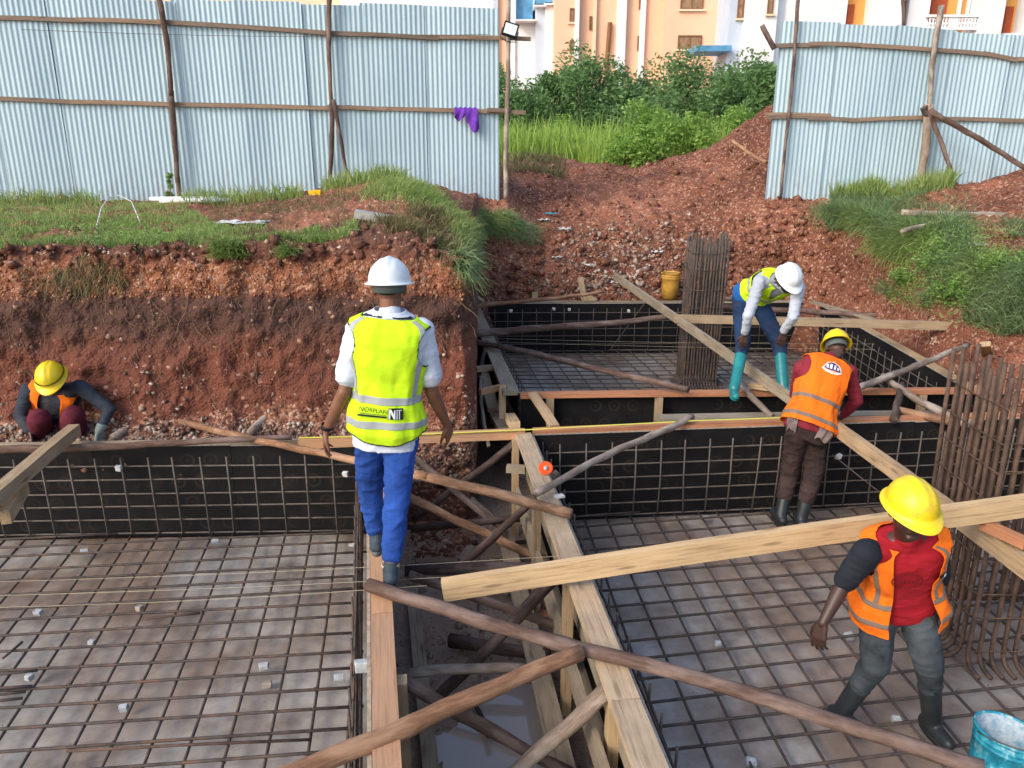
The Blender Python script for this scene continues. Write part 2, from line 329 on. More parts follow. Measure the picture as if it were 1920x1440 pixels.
grid = [[surf(u, s) for s in ss] for u in us]
def patch(name, jr, mat_, ir=(0, len(us)-1), skip=None):
    i0, i1 = ir; j0, j1 = jr; n = j1-j0+1
    V_ = [grid[i][j] for i in range(i0, i1+1) for j in range(j0, j1+1)]
    F_ = []
    for i in range(i1-i0):
        for j in range(j1-j0):
            a = i*n+j; F_.append((a, a+n, a+n+1, a+1))
    return tag(put(name, mesh(V_, F_), mat_, smooth=True), kind='structure')
JS = lambda v: min(range(len(ss)), key=lambda k: abs(ss[k]-v)); IU = lambda v: min(range(len(us)), key=lambda k: abs(us[k]-v))
iC = IU(897)
patch('pit_floor', (0, JS(1)), M['mud'])
patch('excavation_bank', (JS(1), JS(5.12)), M['bank'], (0, iC))
patch('ground', (JS(5.12), len(ss)-1), M['soil'], (0, iC))
patch('dirt_ramp', (JS(1), len(ss)-1), M['soil'], (iC, len(us)-1))

# stones lying on the soil, roots, all real small geometry
OCT_V = np.array([(1, 0, 0), (-1, 0, 0), (0, 1, 0), (0, -1, 0), (0, 0, 1), (0, 0, -1)], float)
OCT_F = np.array([(0, 2, 4), (2, 1, 4), (1, 3, 4), (3, 0, 4), (2, 0, 5), (1, 2, 5), (3, 1, 5), (0, 3, 5)])
def stones(name, n, region, size, mat_, label=None, flat=.6):
    Vs, Fs = [], []
    for k in range(n):
        u, s = region()
        p = surf(u, s); r = size()*(p.y/9)**.35
        v = OCT_V*rng.uniform(.6, 1.25, (6, 3))*r*np.array([1, 1, flat]); R = np.array(Matrix.Rotation(random.uniform(0, 6.3), 3, Vector((random.uniform(-1, 1), random.uniform(-1, 1), random.uniform(-1, 1)))))
        Vs.append(v@R.T+np.array(p)+np.array((0, -.2*r if s < 5 else 0, r*.15))); Fs.append(OCT_F+6*k)
    o = put(name, np_mesh(np.concatenate(Vs), np.concatenate(Fs)), mat_); return tag(o, label, None, None, 'stuff')
R = random.uniform
ex = lambda m, hi: min(hi, m*(.5+random.expovariate(1.3)))
stones('bank_rubble', 5200, lambda: (lambda u: (u, 1.95+abs(random.gauss(0, .55+.45*noise.noise(Vector((u*.012, 3, 1)))))))(R(-200, 870)), lambda: ex(.013, .042), M['rock_pale'], 'pale coral rubble along the foot of the cut bank')
stones('bank_gravel', 3600, lambda: (R(-200, 880), R(4.12, 4.66)), lambda: ex(.008, .024), M['rock_orange'], 'orange gravel band near the top of the cut bank')
stones('ramp_stones', 7000, lambda: (R(905, 1700), R(2, 6.95)), lambda: ex(.013, .055), M['rock_red'], 'red laterite stones strewn over the dirt ramp')
stones('ramp_pebbles', 1500, lambda: (random.gauss(1180, 90), R(2.2, 5.2)), lambda: ex(.018, .06), M['rock_pale'], 'pale stones in the middle of the dirt ramp')
stones('heap_stones', 5200, lambda: (R(1680, 2050), R(2, 6.2)), lambda: ex(.012, .04), M['rock_red'], 'red stones of the soil heap beside the right fence')
stones('lawn_stones', 450, lambda: (R(-100, 860), R(4.8, 5.3)), lambda: ex(.012, .05), M['rock_pale'], 'loose stones along the upper lip of the bank')
stones('ramp_clods', 220, lambda: (R(905, 1700), R(2, 6.9)), lambda: R(.03, .11), M['soil'], 'larger clods of red soil on the dirt ramp', .7)
stones('bank_clods', 260, lambda: (R(-150, 880), random.choice([R(4.7, 5.25), R(1.7, 2.2)])), lambda: R(.03, .09), M['bank'], 'clods of soil at the lip and foot of the cut bank', .7)
stones('trench_mud_clods', 500, lambda: (R(300, 1500), R(.25, .95)), lambda: R(.015, .06), M['mud'], 'clods of mud on the trench floor', .6)
stones('trench_rubble', 1300, lambda: (R(740, 1000), R(.90, 1.1)), lambda: ex(.018, .06), M['rock_red'], 'red rubble slumped into the trench')

def blades(name, items, mat_, label):    # items: (pos, dir, length, width)
    n = len(items); Pn = np.array([tuple(i[0]) for i in items]); D = np.array([tuple(i[1]) for i in items]); L = np.array([i[2] for i in items])[:, None]; Wd = np.array([i[3] for i in items])[:, None]
    side = np.cross(D, rng.normal(size=(n, 3))); side /= np.linalg.norm(side, axis=1)[:, None]+1e-9
    droop = np.array([0, 0, -1.0]); a = Pn; b = Pn+D*L*.5; D2 = D+droop*rng.uniform(.15, .9, (n, 1)); c = b+D2*L*.5
    V_ = np.stack([a-side*Wd, a+side*Wd, b-side*Wd*.8, b+side*Wd*.8, c], 1).reshape(-1, 3)
    i0 = np.arange(n)*5
    F_ = np.stack([np.stack([i0, i0+1, i0+3], 1), np.stack([i0, i0+3, i0+2], 1), np.stack([i0+2, i0+3, i0+4], 1)], 1).reshape(-1, 3)
    o = put(name, np_mesh(V_, F_), mat_); return tag(o, label, None, None, 'stuff')
def up(sp_=.35, bias=(0, 0, 0)):
    return Vector((random.gauss(bias[0], sp_), random.gauss(bias[1], sp_), 1+bias[2])).normalized()
def patchy(p, sc=1.4, th=0.0): return noise.fractal(p*sc, 1, 2, 3) > th
def grassfield(name, n, region, Lf, w, mat_, label, sp_=.4, bias=(0, 0, 0), th=None, sc=1.4):
    it = []
    while len(it) < n:
        u, s = region(); p = surf(u, s)
        if th is not None and not patchy(p, sc, th+R(-.12, .12)): continue
        it.append((p, up(sp_, bias), Lf(), w*R(.6, 1.3)))
    return blades(name, it, mat_, label)
def lawn():
    u = R(-250, 660); hi = 5.95 if u < 330 else (5.95-.75*min(1, (u-330)/60))
    return u, 5+(hi-5)*random.random()**1.3
grassfield('lawn_grass', 26000, lawn, lambda: R(.04, .13), .0035, M['grass'], 'short green grass on top of the cut bank', th=-.12, sc=.9)
grassfield('dry_grass', 3500, lambda: (R(380, 860), R(5.0, 5.9)), lambda: R(.05, .15), .003, M['grass_dry'], 'dry straw grass around the red dirt patch', th=0)
grassfield('fence_weeds', 2600, lambda: (random.choice([R(-200, 170), R(330, 560), R(600, 760)]), R(5.90, 6.02)), lambda: R(.10, .38), .007, M['grass'], 'tall weeds along the foot of the left fence', .3)
def hump(): 
    t = random.random(); return 690+t*190+random.gauss(0, 14), 6.0-.75*t*t+random.gauss(0, .10)-R(0, .45)*(1-t)
grassfield('hump_grass', 9000, hump, lambda: R(.07, .24), .0038, M['grass'], 'long grass over the earth hump in front of the left fence', .5, (.5, -.4, 0))
grassfield('hump_dry_grass', 3500, lambda: (R(700, 880), R(5.0, 5.7)), lambda: R(.06, .22), .004, M['grass_dry'], 'yellowish grass on the slope of the hump', .5, (.2, -.3, 0), th=-.05)
grassfield('hanging_lip_grass', 1500, lambda: (R(380, 540), R(4.75, 5.05)), lambda: R(.06, .2), .0035, M['grass'], 'grass spilling over the lip of the cut bank', .4, (0, -.9, -.6), th=-.1, sc=2)
grassfield('bank_lip_grass', 700, lambda: (R(0, 200), R(4.3, 4.9)), lambda: R(.06, .2), .003, M['grass_dry'], 'dry roots and grass hanging on the bank face', .4, (0, -.5, -1.5), th=.1, sc=2)
grassfield('ramp_edge_grass', 15000, lambda: (1575+abs(random.gauss(0, 85)), R(4.2, 5.9)), lambda: R(.08, .27), .0042, M['grass_dark'], 'bluish green grass hanging over the right bank', .5, (-.45, -.7, -.2), th=-.1, sc=.9)
grassfield('right_fence_weeds', 2400, lambda: (R(1570, 1800), R(5.80, 6.03)), lambda: R(.12, .45), .007, M['grass'], 'tall weeds along the foot of the right fence', .3)
grassfield('right_bank_grass', 8000, lambda: (R(1680, 2050), R(3.1, 5.2)), lambda: R(.12, .38), .005, M['grass_dark'], 'long grass on the near right bank', .5, (-.4, -.7, -.3), th=-.05, sc=1.2)
grassfield('gap_weeds', 1200, lambda: (R(940, 1060), R(6.55, 7.0)), lambda: R(.1, .4), .008, M['grass_dry'], 'dry scrub at the crest of the ramp', .4)

def leaves(name, centers, n, size, mat_, parent=None, label=None, kind=None, asp=.42):
    cs = [centers() for _ in range(n)]; Pn = np.array([tuple(c) for c in cs]); 
    A = rng.normal(size=(n, 3)); A[:, 2] *= .6; A /= np.linalg.norm(A, axis=1)[:, None]
    B = np.cross(A, rng.normal(size=(n, 3))); B /= np.linalg.norm(B, axis=1)[:, None]
    s = rng.uniform(.6, 1.4, (n, 1))*size
    V_ = np.stack([Pn-A*s, Pn+B*s*asp, Pn+A*s, Pn-B*s*asp], 1).reshape(-1, 3); F_ = np.arange(n*4).reshape(-1, 4)
    o = put(name, np_mesh(V_, F_), mat_, parent); return tag(o, label, None, None, kind)
def weeds_patch(name, n, region, h, size, label):
    def c():
        u, s = region(); p = surf(u, s); q = noise.noise(p*1.7); return p+Vector((R(-.1, .1), R(-.25, 0), R(0, h)*(1+q*.8)))
    return leaves(name, c, n, size, M['weed'], None, label, 'stuff')
weeds_patch('creeper_leaves', 9000, lambda: (1700+abs(random.gauss(0, 95)), R(3.0, 5.0)), .16, .017, 'bright green leafy creeper over the right bank')
weeds_patch('lawn_weeds', 2500, lambda: (random.gauss(210, 70), R(5.0, 5.5)), .08, .016, 'leafy weeds among the lawn above the bank')

# ---------------------------------------------------------------- field and bushes beyond the gap
BL2 = [(930, 84, 31, 9000), (1085, 92, 31, 9000), (1150, 104, 29, 9000), (1240, 98, 30, 9000), (1335, 80, 30.5, 9000), (1420, 86, 29.5, 9000), (1480, 90, 30, 5000), (1215, 140, 26, 5000)]
it = []
for _ in range(42000):
    Y_ = R(18.5, 34); x_ = R(-4, 14)*Y_/22
    p = Vector((x_, Y_, 2.0)); h = (1.25+.45*noise.noise(p*.35))*R(.5, 1.1)*(1 if Y_ > 20 else .7)
    if noise.noise(p*.6) < -.35: continue
    it.append((p, up(.18), h, .014*R(.7, 1.4)))
blades('field_grass', it, M['grass_far'], 'tall bright green grass in the field beyond the gap')
def blob_pts(cx, cy, cz, rx, ry, rz, nb, seed):
    rnd = random.Random(seed); bl = []
    for _ in range(nb):
        a = rnd.uniform(0, 6.28); e = rnd.uniform(0, 1)**.7
        bl.append((Vector((cx+rx*.75*math.cos(a)*e, cy+ry*.75*math.sin(a)*e, cz+rz*(rnd.uniform(.15, .95))*(1.05-.55*e))), rnd.uniform(.22, .42)*min(rx, rz)))
    def c():
        b, r = rnd.choice(bl); d = Vector((rnd.gauss(0, 1), rnd.gauss(0, 1), rnd.gauss(0, 1))).normalized(); return b+d*r*rnd.uniform(.55, 1.12)
    return c, bl
def limb(bm, p, q, r1, r2, n=6):
    Mx = frame(p, q); L = (Vector(q)-Vector(p)).length; rings = []
    for x, r in ((0, r1), (L, r2)):
        rings.append([bm.verts.new(Mx@Vector((x, r*math.cos(6.2832*k/n), r*math.sin(6.2832*k/n)))) for k in range(n)])
    for k in range(n): bm.faces.new((rings[0][k], rings[0][(k+1) % n], rings[1][(k+1) % n], rings[1][k]))
def bush(name, label, cat, u, vtop, Y, wpx, mat_, n, size, base=2.0, nb=16, group=None):
    c = J(u, vtop, Y); rz = (c.z-base); rx = wpx/2*Y/1450
    o = empty(name, (c.x, Y, base), label, cat, group); cc, bl = blob_pts(c.x, Y, base, rx, rx*.8, rz*.95, nb, int(u+vtop))
    leaves('foliage', cc, n, size, mat_, o, None, None)
    bm = bmesh.new()
    for b, r in bl[:10]:
        m_ = Vector((c.x, Y, base)).lerp(b, .5)+Vector((0, 0, .1)); limb(bm, (c.x, Y, base), m_, .016*rz, .009*rz); limb(bm, m_, b, .009*rz, .003*rz)
    put('stem', bm2me(bm), M['bark'], o); return o
BL = [
 ('dark green bush right behind the end of the left fence', 960, 78, 27, 190, 9000), ('tall dark bush beneath the white stepped buildings', 1020, 64, 29, 150, 8000),
 ('dark bush in front of the narrow peach wing windows', 1105, 72, 28, 170, 9000), ('low dark bush under the grey wall strip of the peach block', 1180, 120, 30, 170, 8000),
 ('wide bush below the ground floor window of the peach block', 1290, 82, 29, 210, 12000), ('dark bush beneath the blue water tank roof', 1375, 88, 27, 170, 9000),
 ('dark bush touching the left edge of the right fence', 1450, 92, 25, 150, 7000), ('bush hidden partly behind the end of the left fence', 880, 70, 28, 180, 4000), ('bush rising behind the right fence edge', 1540, 100, 26, 160, 4000)]
for i, (lb, u, v, Y, w, n) in enumerate(BL): bush('bush', lb, 'bush', u, v, Y, w, M['leaf'], n, .075, group='bushes behind the field', nb=22)
for k, (u, v, Y, n) in enumerate(BL2): bush('bush', ['dark bush at the back of the row behind the floodlight pole', 'back row bush below the narrow peach windows', 'back row bush left of the grey wall strip', 'back row bush left of the ground floor window', 'back row bush right of the ground floor window', 'back row bush below the pale blue wall', 'back row bush half behind the right fence', 'low bush filling the gap in the middle of the row'][k], 'bush', u, v, Y, 190, M['leaf'], n, .08, group='bushes behind the field', nb=24)
for lb, u, v, Y, w, n in (('light green shrub at the middle of the field edge', 1200, 186, 20.5, 170, 7000), ('leafy shrub above the red heap crest', 1290, 205, 19, 190, 8000), ('small pale shrub left of the middle of the field', 1060, 200, 24, 90, 1800), ('pale green shrub at the foot of the right fence edge', 1400, 182, 21, 130, 4500), ('dense low shrub standing at the ramp crest', 1190, 225, 18.3, 150, 6000)):
    bush('shrub', lb, 'shrub', u, v, Y, w, M['leaf_light'], n, .048, group='light shrubs in the field')
# pale hanging roots on the cut face
RT = []
for _ in range(260):
    u = R(-60, 880); s = R(3.2, 4.95); p = surf(u, s)+Vector((0, -.015, 0)); L_ = R(.08, .35); q = Vector((R(-.5, .5), -.15, -1)); pts = [p]
    for k in range(5): q = (q+Vector((R(-.5, .5), R(-.12, .1), R(-.3, .25)))).normalized(); pts.append(pts[-1]+q*L_/5)
    RT.append(pts)
bush('shrub', 'small leafy weed growing up the left fence', 'weed', 313, 302, 12.3, 26, M['weed'], 500, .028, base=1.55, nb=7)

# ---------------------------------------------------------------- timber builders
def box_me(L, w, t, bev=.003, warp=0.0, seed=0):
    bm = bmesh.new(); n = max(1, int(L/.35)); rnd = random.Random(seed); rings = []
    for i in range(n+1):
        x = L*i/n; dz = warp*math.sin(math.pi*i/n)*1.0+rnd.uniform(-1, 1)*warp*.12; dy = rnd.uniform(-1, 1)*warp*.12
        rings.append([bm.verts.new((x, y+dy, z+dz)) for y, z in ((-w/2, -t/2), (w/2, -t/2), (w/2, t/2), (-w/2, t/2))])
    for a, b in zip(rings, rings[1:]):
        for k in range(4): bm.faces.new((a[k], a[(k+1) % 4], b[(k+1) % 4], b[k]))
    bm.faces.new(rings[0][::-1]); bm.faces.new(rings[-1])
    if bev: bmesh.ops.bevel(bm, geom=[e for e in bm.edges if len(e.link_faces) == 2 and e.calc_face_angle(0) > .6], offset=bev, segments=1, affect='EDGES')
    return bm2me(bm)
SEED = [0]
def board(p0, p1, w=.1, t=.05, mat_='pine', parent=None, name='timber', up_=(0, 0, 1), warp=.004, bev=.003):
    p0, p1 = Vector(p0), Vector(p1); SEED[0] += 1
    return put(name, box_me((p1-p0).length, w, t, bev, warp, SEED[0]), M[mat_], parent, frame(p0, p1, up_))
def pole_me(L, r0, r1, bend, seed, n=10, sy=0.0):
    rnd = random.Random(seed); m = max(8, int(L/.08)); V_, F_ = [], []
    ph = rnd.uniform(0, 6.28); ph2 = rnd.uniform(0, 6.28); ba = rnd.uniform(0, 6.28)
    for i in range(m+1):
        t = i/m; x = L*t; r = (r0+(r1-r0)*t)*.92; b = bend*math.sin(math.pi*t)
        oy = b*math.cos(ba)*.6+sy*math.sin(math.pi*t)+.009*math.sin(3.6*t*L+ph)+.003*math.sin(14*t*L+ph2); oz = b*math.sin(ba)*.6+.009*math.sin(3.1*t*L+ph2)+.003*math.sin(12*t*L+ph)
        kn = 1+(.10 if rnd.random() < .10 else 0)+.02*math.sin(11*t*L+ph)
        for k in range(n):
            a = 6.28318*k/n; rr = r*kn*(1+.09*math.sin(2*a+ph)+rnd.uniform(-.05, .05)); V_.append((x, oy+rr*math.cos(a), oz+rr*math.sin(a)))
    for i in range(m):
        for k in range(n): F_.append((i*n+k, i*n+(k+1) % n, (i+1)*n+(k+1) % n, (i+1)*n+k))
    F_.append(tuple(range(n))[::-1]); F_.append(tuple(range(m*n, m*n+n)))
    return mesh(V_, F_)
def pole(p0, p1, r0=.03, r1=None, mat_='bark', label=None, parent=None, bend=.02, name='wooden_pole', sy=0.0, cat='pole', group=None):
    p0, p1 = Vector(p0), Vector(p1); SEED[0] += 1; r1 = r0*.8 if r1 is None else r1
    o = put(name, pole_me((p1-p0).length, r0, r1, bend, SEED[0], sy=sy), M[mat_], parent, frame(p0, p1), smooth=True)
    return tag(o, label, cat if label else None, group if label else None)

# ---------------------------------------------------------------- slabs
FZ = -.86
def slab(name, pts, z0, z1, mat_):
    n = len(pts); V_ = [(p[0], p[1], z0) for p in pts]+[(p[0], p[1], z1) for p in pts]
    F_ = [tuple(range(n, 2*n))]+[(i, (i+1) % n, n+(i+1) % n, n+i) for i in range(n)]
    return tag(put(name, mesh(V_, F_), mat_), kind='structure')
A0 = P(-900, 850); A1 = P(687, 829); dA = (P(690, 1100)-P(690, 1440)).normalized()      # corner and direction of the right side of bay A
AR = P(690, 1440)-dA*1.5
C0 = P(1000, 812); CRt = P(1800, 785); dC = (P(1000, 815)-P(1262, 1440)).normalized(); CL = P(1262, 1440)-dC*1.3
dCx = (CRt-C0).normalized(); C1 = C0+dCx*7
E0 = P(975, 735); E1 = P(1815, 727); E2 = P(897, 568); E3 = P(1530, 565); E1b = E0+(E1-E0).normalized()*5.0
slab('concrete_floor', [A0+Vector((0, .0, 0)), A1, AR, Vector((A0.x, AR.y, 0))], -1.0, FZ, M['concrete'])
slab('concrete_floor', [C0, C1, Vector((C1.x, CL.y, 0)), CL], -1.0, FZ, M['concrete'])
slab('concrete_floor', [E0, E1b, E3, E2], -1.0, FZ, M['concrete'])
wl = mesh([(-.5, 1.6, -.985), (.75, 1.6, -.985), (.33, 5.0, -.985), (-1.0, 5.0, -.985)], [(0, 1, 2, 3)])
tag(put('puddle_water', wl, M['water']), kind='structure')

def formwork(label, p0, p1, inner, top=True, topw=.10, topmat='pine', studs=(), studmat='pine', waler=True, h=.85, edge=True, panelw=1.22, toplen=None):
    """a run of black plywood shuttering from p0 to p1; inner = unit vector to the pour side"""
    p0 = Vector(p0); p1 = Vector(p1); d = (p1-p0); L = d.length; d.normalize(); out = -Vector(inner)
    o = empty('formwork_wall', (p0.x, p0.y, -h), label, 'formwork')
    n = max(1, round(L/panelw)); 
    for i in range(n):
        a = p0+d*(L*i/n+.002); b = p0+d*(L*(i+1)/n-.002); jz = R(-.006, .004)
        a_ = a+out*.009; b_ = b+out*.009
        Mx = frame((a_.x, a_.y, -h/2-.01+jz), (b_.x, b_.y, -h/2-.01+jz)); SEED[0] += 1
        put('plywood_panel', box_me((b-a).length, .018, h-.02, 0), M['ply'], o, Mx)
        if edge:
            e0 = Vector((a_.x, a_.y, -.0165+jz)); e1 = Vector((b_.x, b_.y, -.0165+jz)); put('plywood_edge', box_me((e1-e0).length, .0185, .006, 0), M['ply_edge'], o, frame(e0, e1)).location.z += .002
    if top:
        a = p0+out*(.022+topw/2)+Vector((0, 0, -.012)); b = p1+out*(.022+topw/2)+Vector((0, 0, -.012)); k = max(1, round(L/(toplen or 3.0)))
        for i in range(k): board(a.lerp(b, i/k)+d*.003, a.lerp(b, (i+1)/k)-d*.003, topw, .045, topmat, o, 'top_board', warp=.006)
    if waler:
        for zz in (-.36, -.70):
            a = p0+out*.045+Vector((0, 0, zz)); b = p1+out*.045+Vector((0, 0, zz)); board(a, b, .045, .095, 'pine_grey', o, 'waler', warp=.004)
    for s_, dz in studs:
        c = p0+d*(L*s_)+out*.097; board(Vector((c.x, c.y, -h)), Vector((c.x, c.y, dz)), .05, .075, studmat, o, 'stud', up_=d)
    return o
nA = Vector((-dA.y, dA.x, 0)); nA = nA if nA.x < 0 else -nA        # towards bay A (left)
nC = Vector((dC.y, -dC.x, 0)); nC = nC if nC.x > 0 else -nC
bk = Vector((.06, -1, 0)).normalized()
formwork('black plywood shuttering along the far side of the left bay', A0, A1, bk, topmat='pine_grey', topw=.05, studs=[(.5, -.1), (.7, -.1)])
formwork('black plywood shuttering with orange top plank under the walking man', A1, AR, nA, topmat='pine_orange', topw=.115, studs=[(.28, -.06), (.45, -.06), (.62, -.02), (.748, .02), (.9, -.04)], studmat='pine')
formwork('black plywood shuttering with pale top plank left of the right bay', C0, CL, nC, topmat='pine_worn', topw=.135, studs=[], toplen=1.9)
formwork('black plywood shuttering along the far side of the right bay', C0, C1, bk, topmat='pine_red', topw=.09, studs=[(.2, -.1), (.35, -.1), (.5, -.1)])
formwork('black plywood shuttering with reddish top board at the front of the far bay', E0, E1b, Vector((0, 1, 0)), topmat='pine_red', topw=.10, studs=[(.06, -.035), (.28, -.035), (.82, -.035)], studmat='pine', edge=False, waler=False)
dE = (E2-E0).normalized(); nE = Vector((-dE.y, dE.x, 0)); nE = nE if nE.x > 0 else -nE
formwork('black plywood shuttering with weathered plank on the left of the far bay', E0, E2, nE, topmat='pine_grey', topw=.15)
formwork('black plywood shuttering across the back of the far bay', E2, E3, Vector((0, -1, 0)), topmat='pine_grey', topw=.04)
dR = (E1-E3).normalized(); nR = Vector((-dR.y, dR.x, 0)); nR = nR if nR.x < 0 else -nR
E4 = E3+dR*(E1b-E3).length
formwork('black plywood shuttering down the right side of the far bay', E3, E4, nR, topmat='pine', topw=.07)
# loose studs of the pale planked shuttering, seen in the trench
for lb, u, v0, v1 in (('pale topped post beside the orange plank near the bottom', 752, 1274, 1440), ('short upright post at the far corner of the trench', 966, 822, 985), ('upright post below the orange cap in the trench', 1006, 945, 1060), ('upright post beneath the long pale beam in the trench', 1066, 1090, 1200), ('thick upright post at the near end of the trench', 1152, 1268, 1452)):
    t_ = P(u, v0, -.02); board(Vector((t_.x, t_.y, -.93)), t_, .055, .075, 'pine_new' if u > 1100 else 'pine', None, 'timber_post', up_=dC); tag(bpy.context.scene.collection.objects[-1], lb, 'post', 'posts in the trench')
def tb(lb, p0, p1, w, t, mt, up_=(0, 0, 1), name='timber_plank', cat='plank', warp=.004):
    return tag(board(p0, p1, w, t, mt, None, name, up_, warp), lb, cat)
# planks lying against the outer face of the right bay shuttering
tb('greenish plank lying low along the pale shuttering', C0-nC*.24+Vector((0, -.4, -.78)), CL-nC*.26+Vector((0, 0, -.78)), .13, .03, 'pine_grey')
tb('dirty plank standing against the pale shuttering', C0-nC*.14+Vector((0, -.3, -.45)), CL-nC*.15+Vector((0, 0, -.45)), .03, .16, 'pine_grey')
tb('grey concrete splashed plank beside the orange planked shuttering', A1-nA*.30+dA*-.9+Vector((0, 0, -.90)), AR-nA*.30+Vector((0, 0, -.90)), .09, .05, 'pine_grey')

# ---------------------------------------------------------------- reinforcement
def bar_me(L, r, bendz=0.0, n=6, m=None, seed=0):
    rnd = random.Random(seed); m = m or max(2, int(L/.5)); V_, F_ = [], []; p1 = rnd.uniform(0, 6); 
    for i in range(m+1):
        t = i/m
        oy = bendz*math.sin(5*t+p1)*.7; oz = bendz*math.sin(4*t+p1*2)
        for k in range(n): a = 6.28318*k/n; V_.append((L*t, oy+r*math.cos(a), oz+r*math.sin(a)))
    for i in range(m):
        for k in range(n): F_.append((i*n+k, i*n+(k+1) % n, (i+1)*n+(k+1) % n, (i+1)*n+k))
    F_.append(tuple(range(n))[::-1]); F_.append(tuple(range(m*n, m*n+n))); return mesh(V_, F_)
BARC = {}
def bar(p0, p1, r, mat_, parent, name='bar'):
    p0, p1 = Vector(p0), Vector(p1); L = (p1-p0).length; key = (round(L, 1), r, mat_, random.randint(0, 2))
    if key not in BARC:
        SEED[0] += 1; me = bar_me(key[0], r, .0065, seed=SEED[0]); me.materials.append(M[mat_]); me.polygons.foreach_set('use_smooth', [True]*len(me.polygons)); BARC[key] = me
    return put(name, BARC[key], None, parent, frame(p0, p1))
def clipline(p, d, poly):                # line p+t*d clipped to convex polygon (2d)
    t0, t1 = -1e9, 1e9; n = len(poly); cx = sum(q[0] for q in poly)/n; cy = sum(q[1] for q in poly)/n
    for i in range(n):
        a, b = poly[i], poly[(i+1) % n]; nx, ny = -(b[1]-a[1]), b[0]-a[0]
        if (cx-a[0])*nx+(cy-a[1])*ny < 0: nx, ny = -nx, -ny
        f0 = (p[0]-a[0])*nx+(p[1]-a[1])*ny; fd = d[0]*nx+d[1]*ny
        if abs(fd) < 1e-9:
            if f0 < 0: return None
        elif fd > 0: t0 = max(t0, -f0/fd)
        else: t1 = min(t1, -f0/fd)
    return (t0, t1) if t1-t0 > .15 else None
KN = []
def mat_of_bars(label, poly, d1, d2, o1, o2, s1, s2, z, r=.0095, ext=0.0, mt='rebar'):
    ctr = Vector((sum(q[0] for q in poly)/len(poly), sum(q[1] for q in poly)/len(poly), 0))
    o = empty('rebar_mat', (ctr.x, ctr.y, z), label, 'rebar mat')
    fam = ([], [])
    for d, off, s, dz in ((d1, o1, s1, 0), (d2, o2, s2, 2*r)):
        nrm = Vector((-d.y, d.x, 0)).normalized()
        for k in range(-60, 60):
            p = Vector(off)+nrm*(s*k+R(-.008, .008)); dd = (Matrix.Rotation(R(-.010, .010), 3, 'Z')@d); c = clipline(p, dd, poly)
            if not c: continue
            a = p+dd*c[0]; b = p+dd*c[1]; a.z = b.z = z+dz+R(-.004, .004); bar(a, b, r, mt, o); fam[0 if dz == 0 else 1].append((a, b))
    for a, b in fam[0]:
        for c, e in fam[1]:
            d_, e_ = (b-a), (e-c); den = d_.x*e_.y-d_.y*e_.x; t_ = ((c.x-a.x)*e_.y-(c.y-a.y)*e_.x)/den; u_ = ((c.x-a.x)*d_.y-(c.y-a.y)*d_.x)/den
            if 0 < t_ < 1 and 0 < u_ < 1 and random.random() < .75:
                p = a+d_*t_+Vector((0, 0, r)); an = R(0, 3.1); k = r*1.5; w = Vector((math.cos(an), math.sin(an), 0))*k; KN.append([p-w+Vector((0, 0, -r)), p-w*.8+Vector((0, 0, r*1.3)), p+Vector((0, 0, r*1.8)), p+w*.8+Vector((0, 0, r*1.3)), p+w+Vector((0, 0, -r))]); KN.append([p+Vector((0, 0, r*1.6)), p+Vector((R(-.02, .02), R(-.02, .02), r+.018))])
    return o
pA = [q+v for q, v in ((A0, Vector((0, -.07, 0))), (A1, nA*.07+Vector((0, -.07, 0))), (AR, nA*.07), (Vector((A0.x, AR.y, 0)), Vector((0, 0, 0))))]
dAr = (P(538, 985, -.78)-P(419, 1440, -.78)).normalized(); dAx = (P(600, 1331, -.78)-P(0, 1371, -.78)).normalized()
mat_of_bars('dark rebar floor mat in the left bay', pA, dAr, dAx, P(419, 1440, -.78), P(300, 1352, -.78), .212, .182, -.785)
C1c = C1; pC = [C0+nC*.07+Vector((0, -.07, 0)), C1c+Vector((0, -.07, 0)), Vector((C1c.x, CL.y, 0)), CL+nC*.07]
dCr = (P(1320, 1054, -.78)-P(1437, 1246, -.78)).normalized(); dCc = (P(1700, 1185, -.78)-P(1200, 1236, -.78)).normalized()
mat_of_bars('dark rebar floor mat in the right bay', pC, dCr, dCc, P(1437, 1246, -.78), P(1400, 1216, -.78), .205, .20, -.785)
pE = [E0+nE*.1+Vector((0, .05, 0)), E1b+Vector((0, .05, 0)), E3+Vector((-.07, -.07, 0)), E2+Vector((.07, -.07, 0))]
dEx = Vector((1, .02, 0)).normalized()
mat_of_bars('fine rebar floor mat in the far bay', pE, dE, dEx, E0, E0, .22, .20, -.785, mt='rebar_pale')
def wall_mesh(label, p0, p1, inn, n_h, sv, ztop=-.10, zbot=-.78, mt='rebar_pale', r=.007, off=.07):
    p0 = Vector(p0)+Vector(inn)*off; p1 = Vector(p1)+Vector(inn)*off; d = p1-p0; L = d.length; d.normalize()
    o = empty('rebar_mesh', ((p0.x+p1.x)/2, (p0.y+p1.y)/2, zbot), label, 'rebar mesh')
    for k in range(n_h):
        z = zbot+(ztop-.06-zbot)*k/(n_h-1); jz = R(-.01, .01); a = p0.copy(); b = p1.copy(); a.z = z+R(-.008, .008); b.z = z+R(-.008, .008); bar(a, b, r, mt, o)
    for k in range(int(L/sv)+1):
        a = p0+d*(sv*k+R(-.012, .012)+.02)+Vector(inn)*.014; lean = d*R(-.015, .015)
        bar(Vector((a.x, a.y, zbot)), Vector((a.x, a.y, ztop+R(-.02, .03)))+lean, r, mt, o)
    return o
wall_mesh('upright rebar grid against the far plywood of the left bay', A1+(A0-A1).normalized()*.05, A0, bk, 6, .215)
wall_mesh('upright rebar grid along the right side of the left bay', A1, AR, nA, 6, .20, mt='rebar')
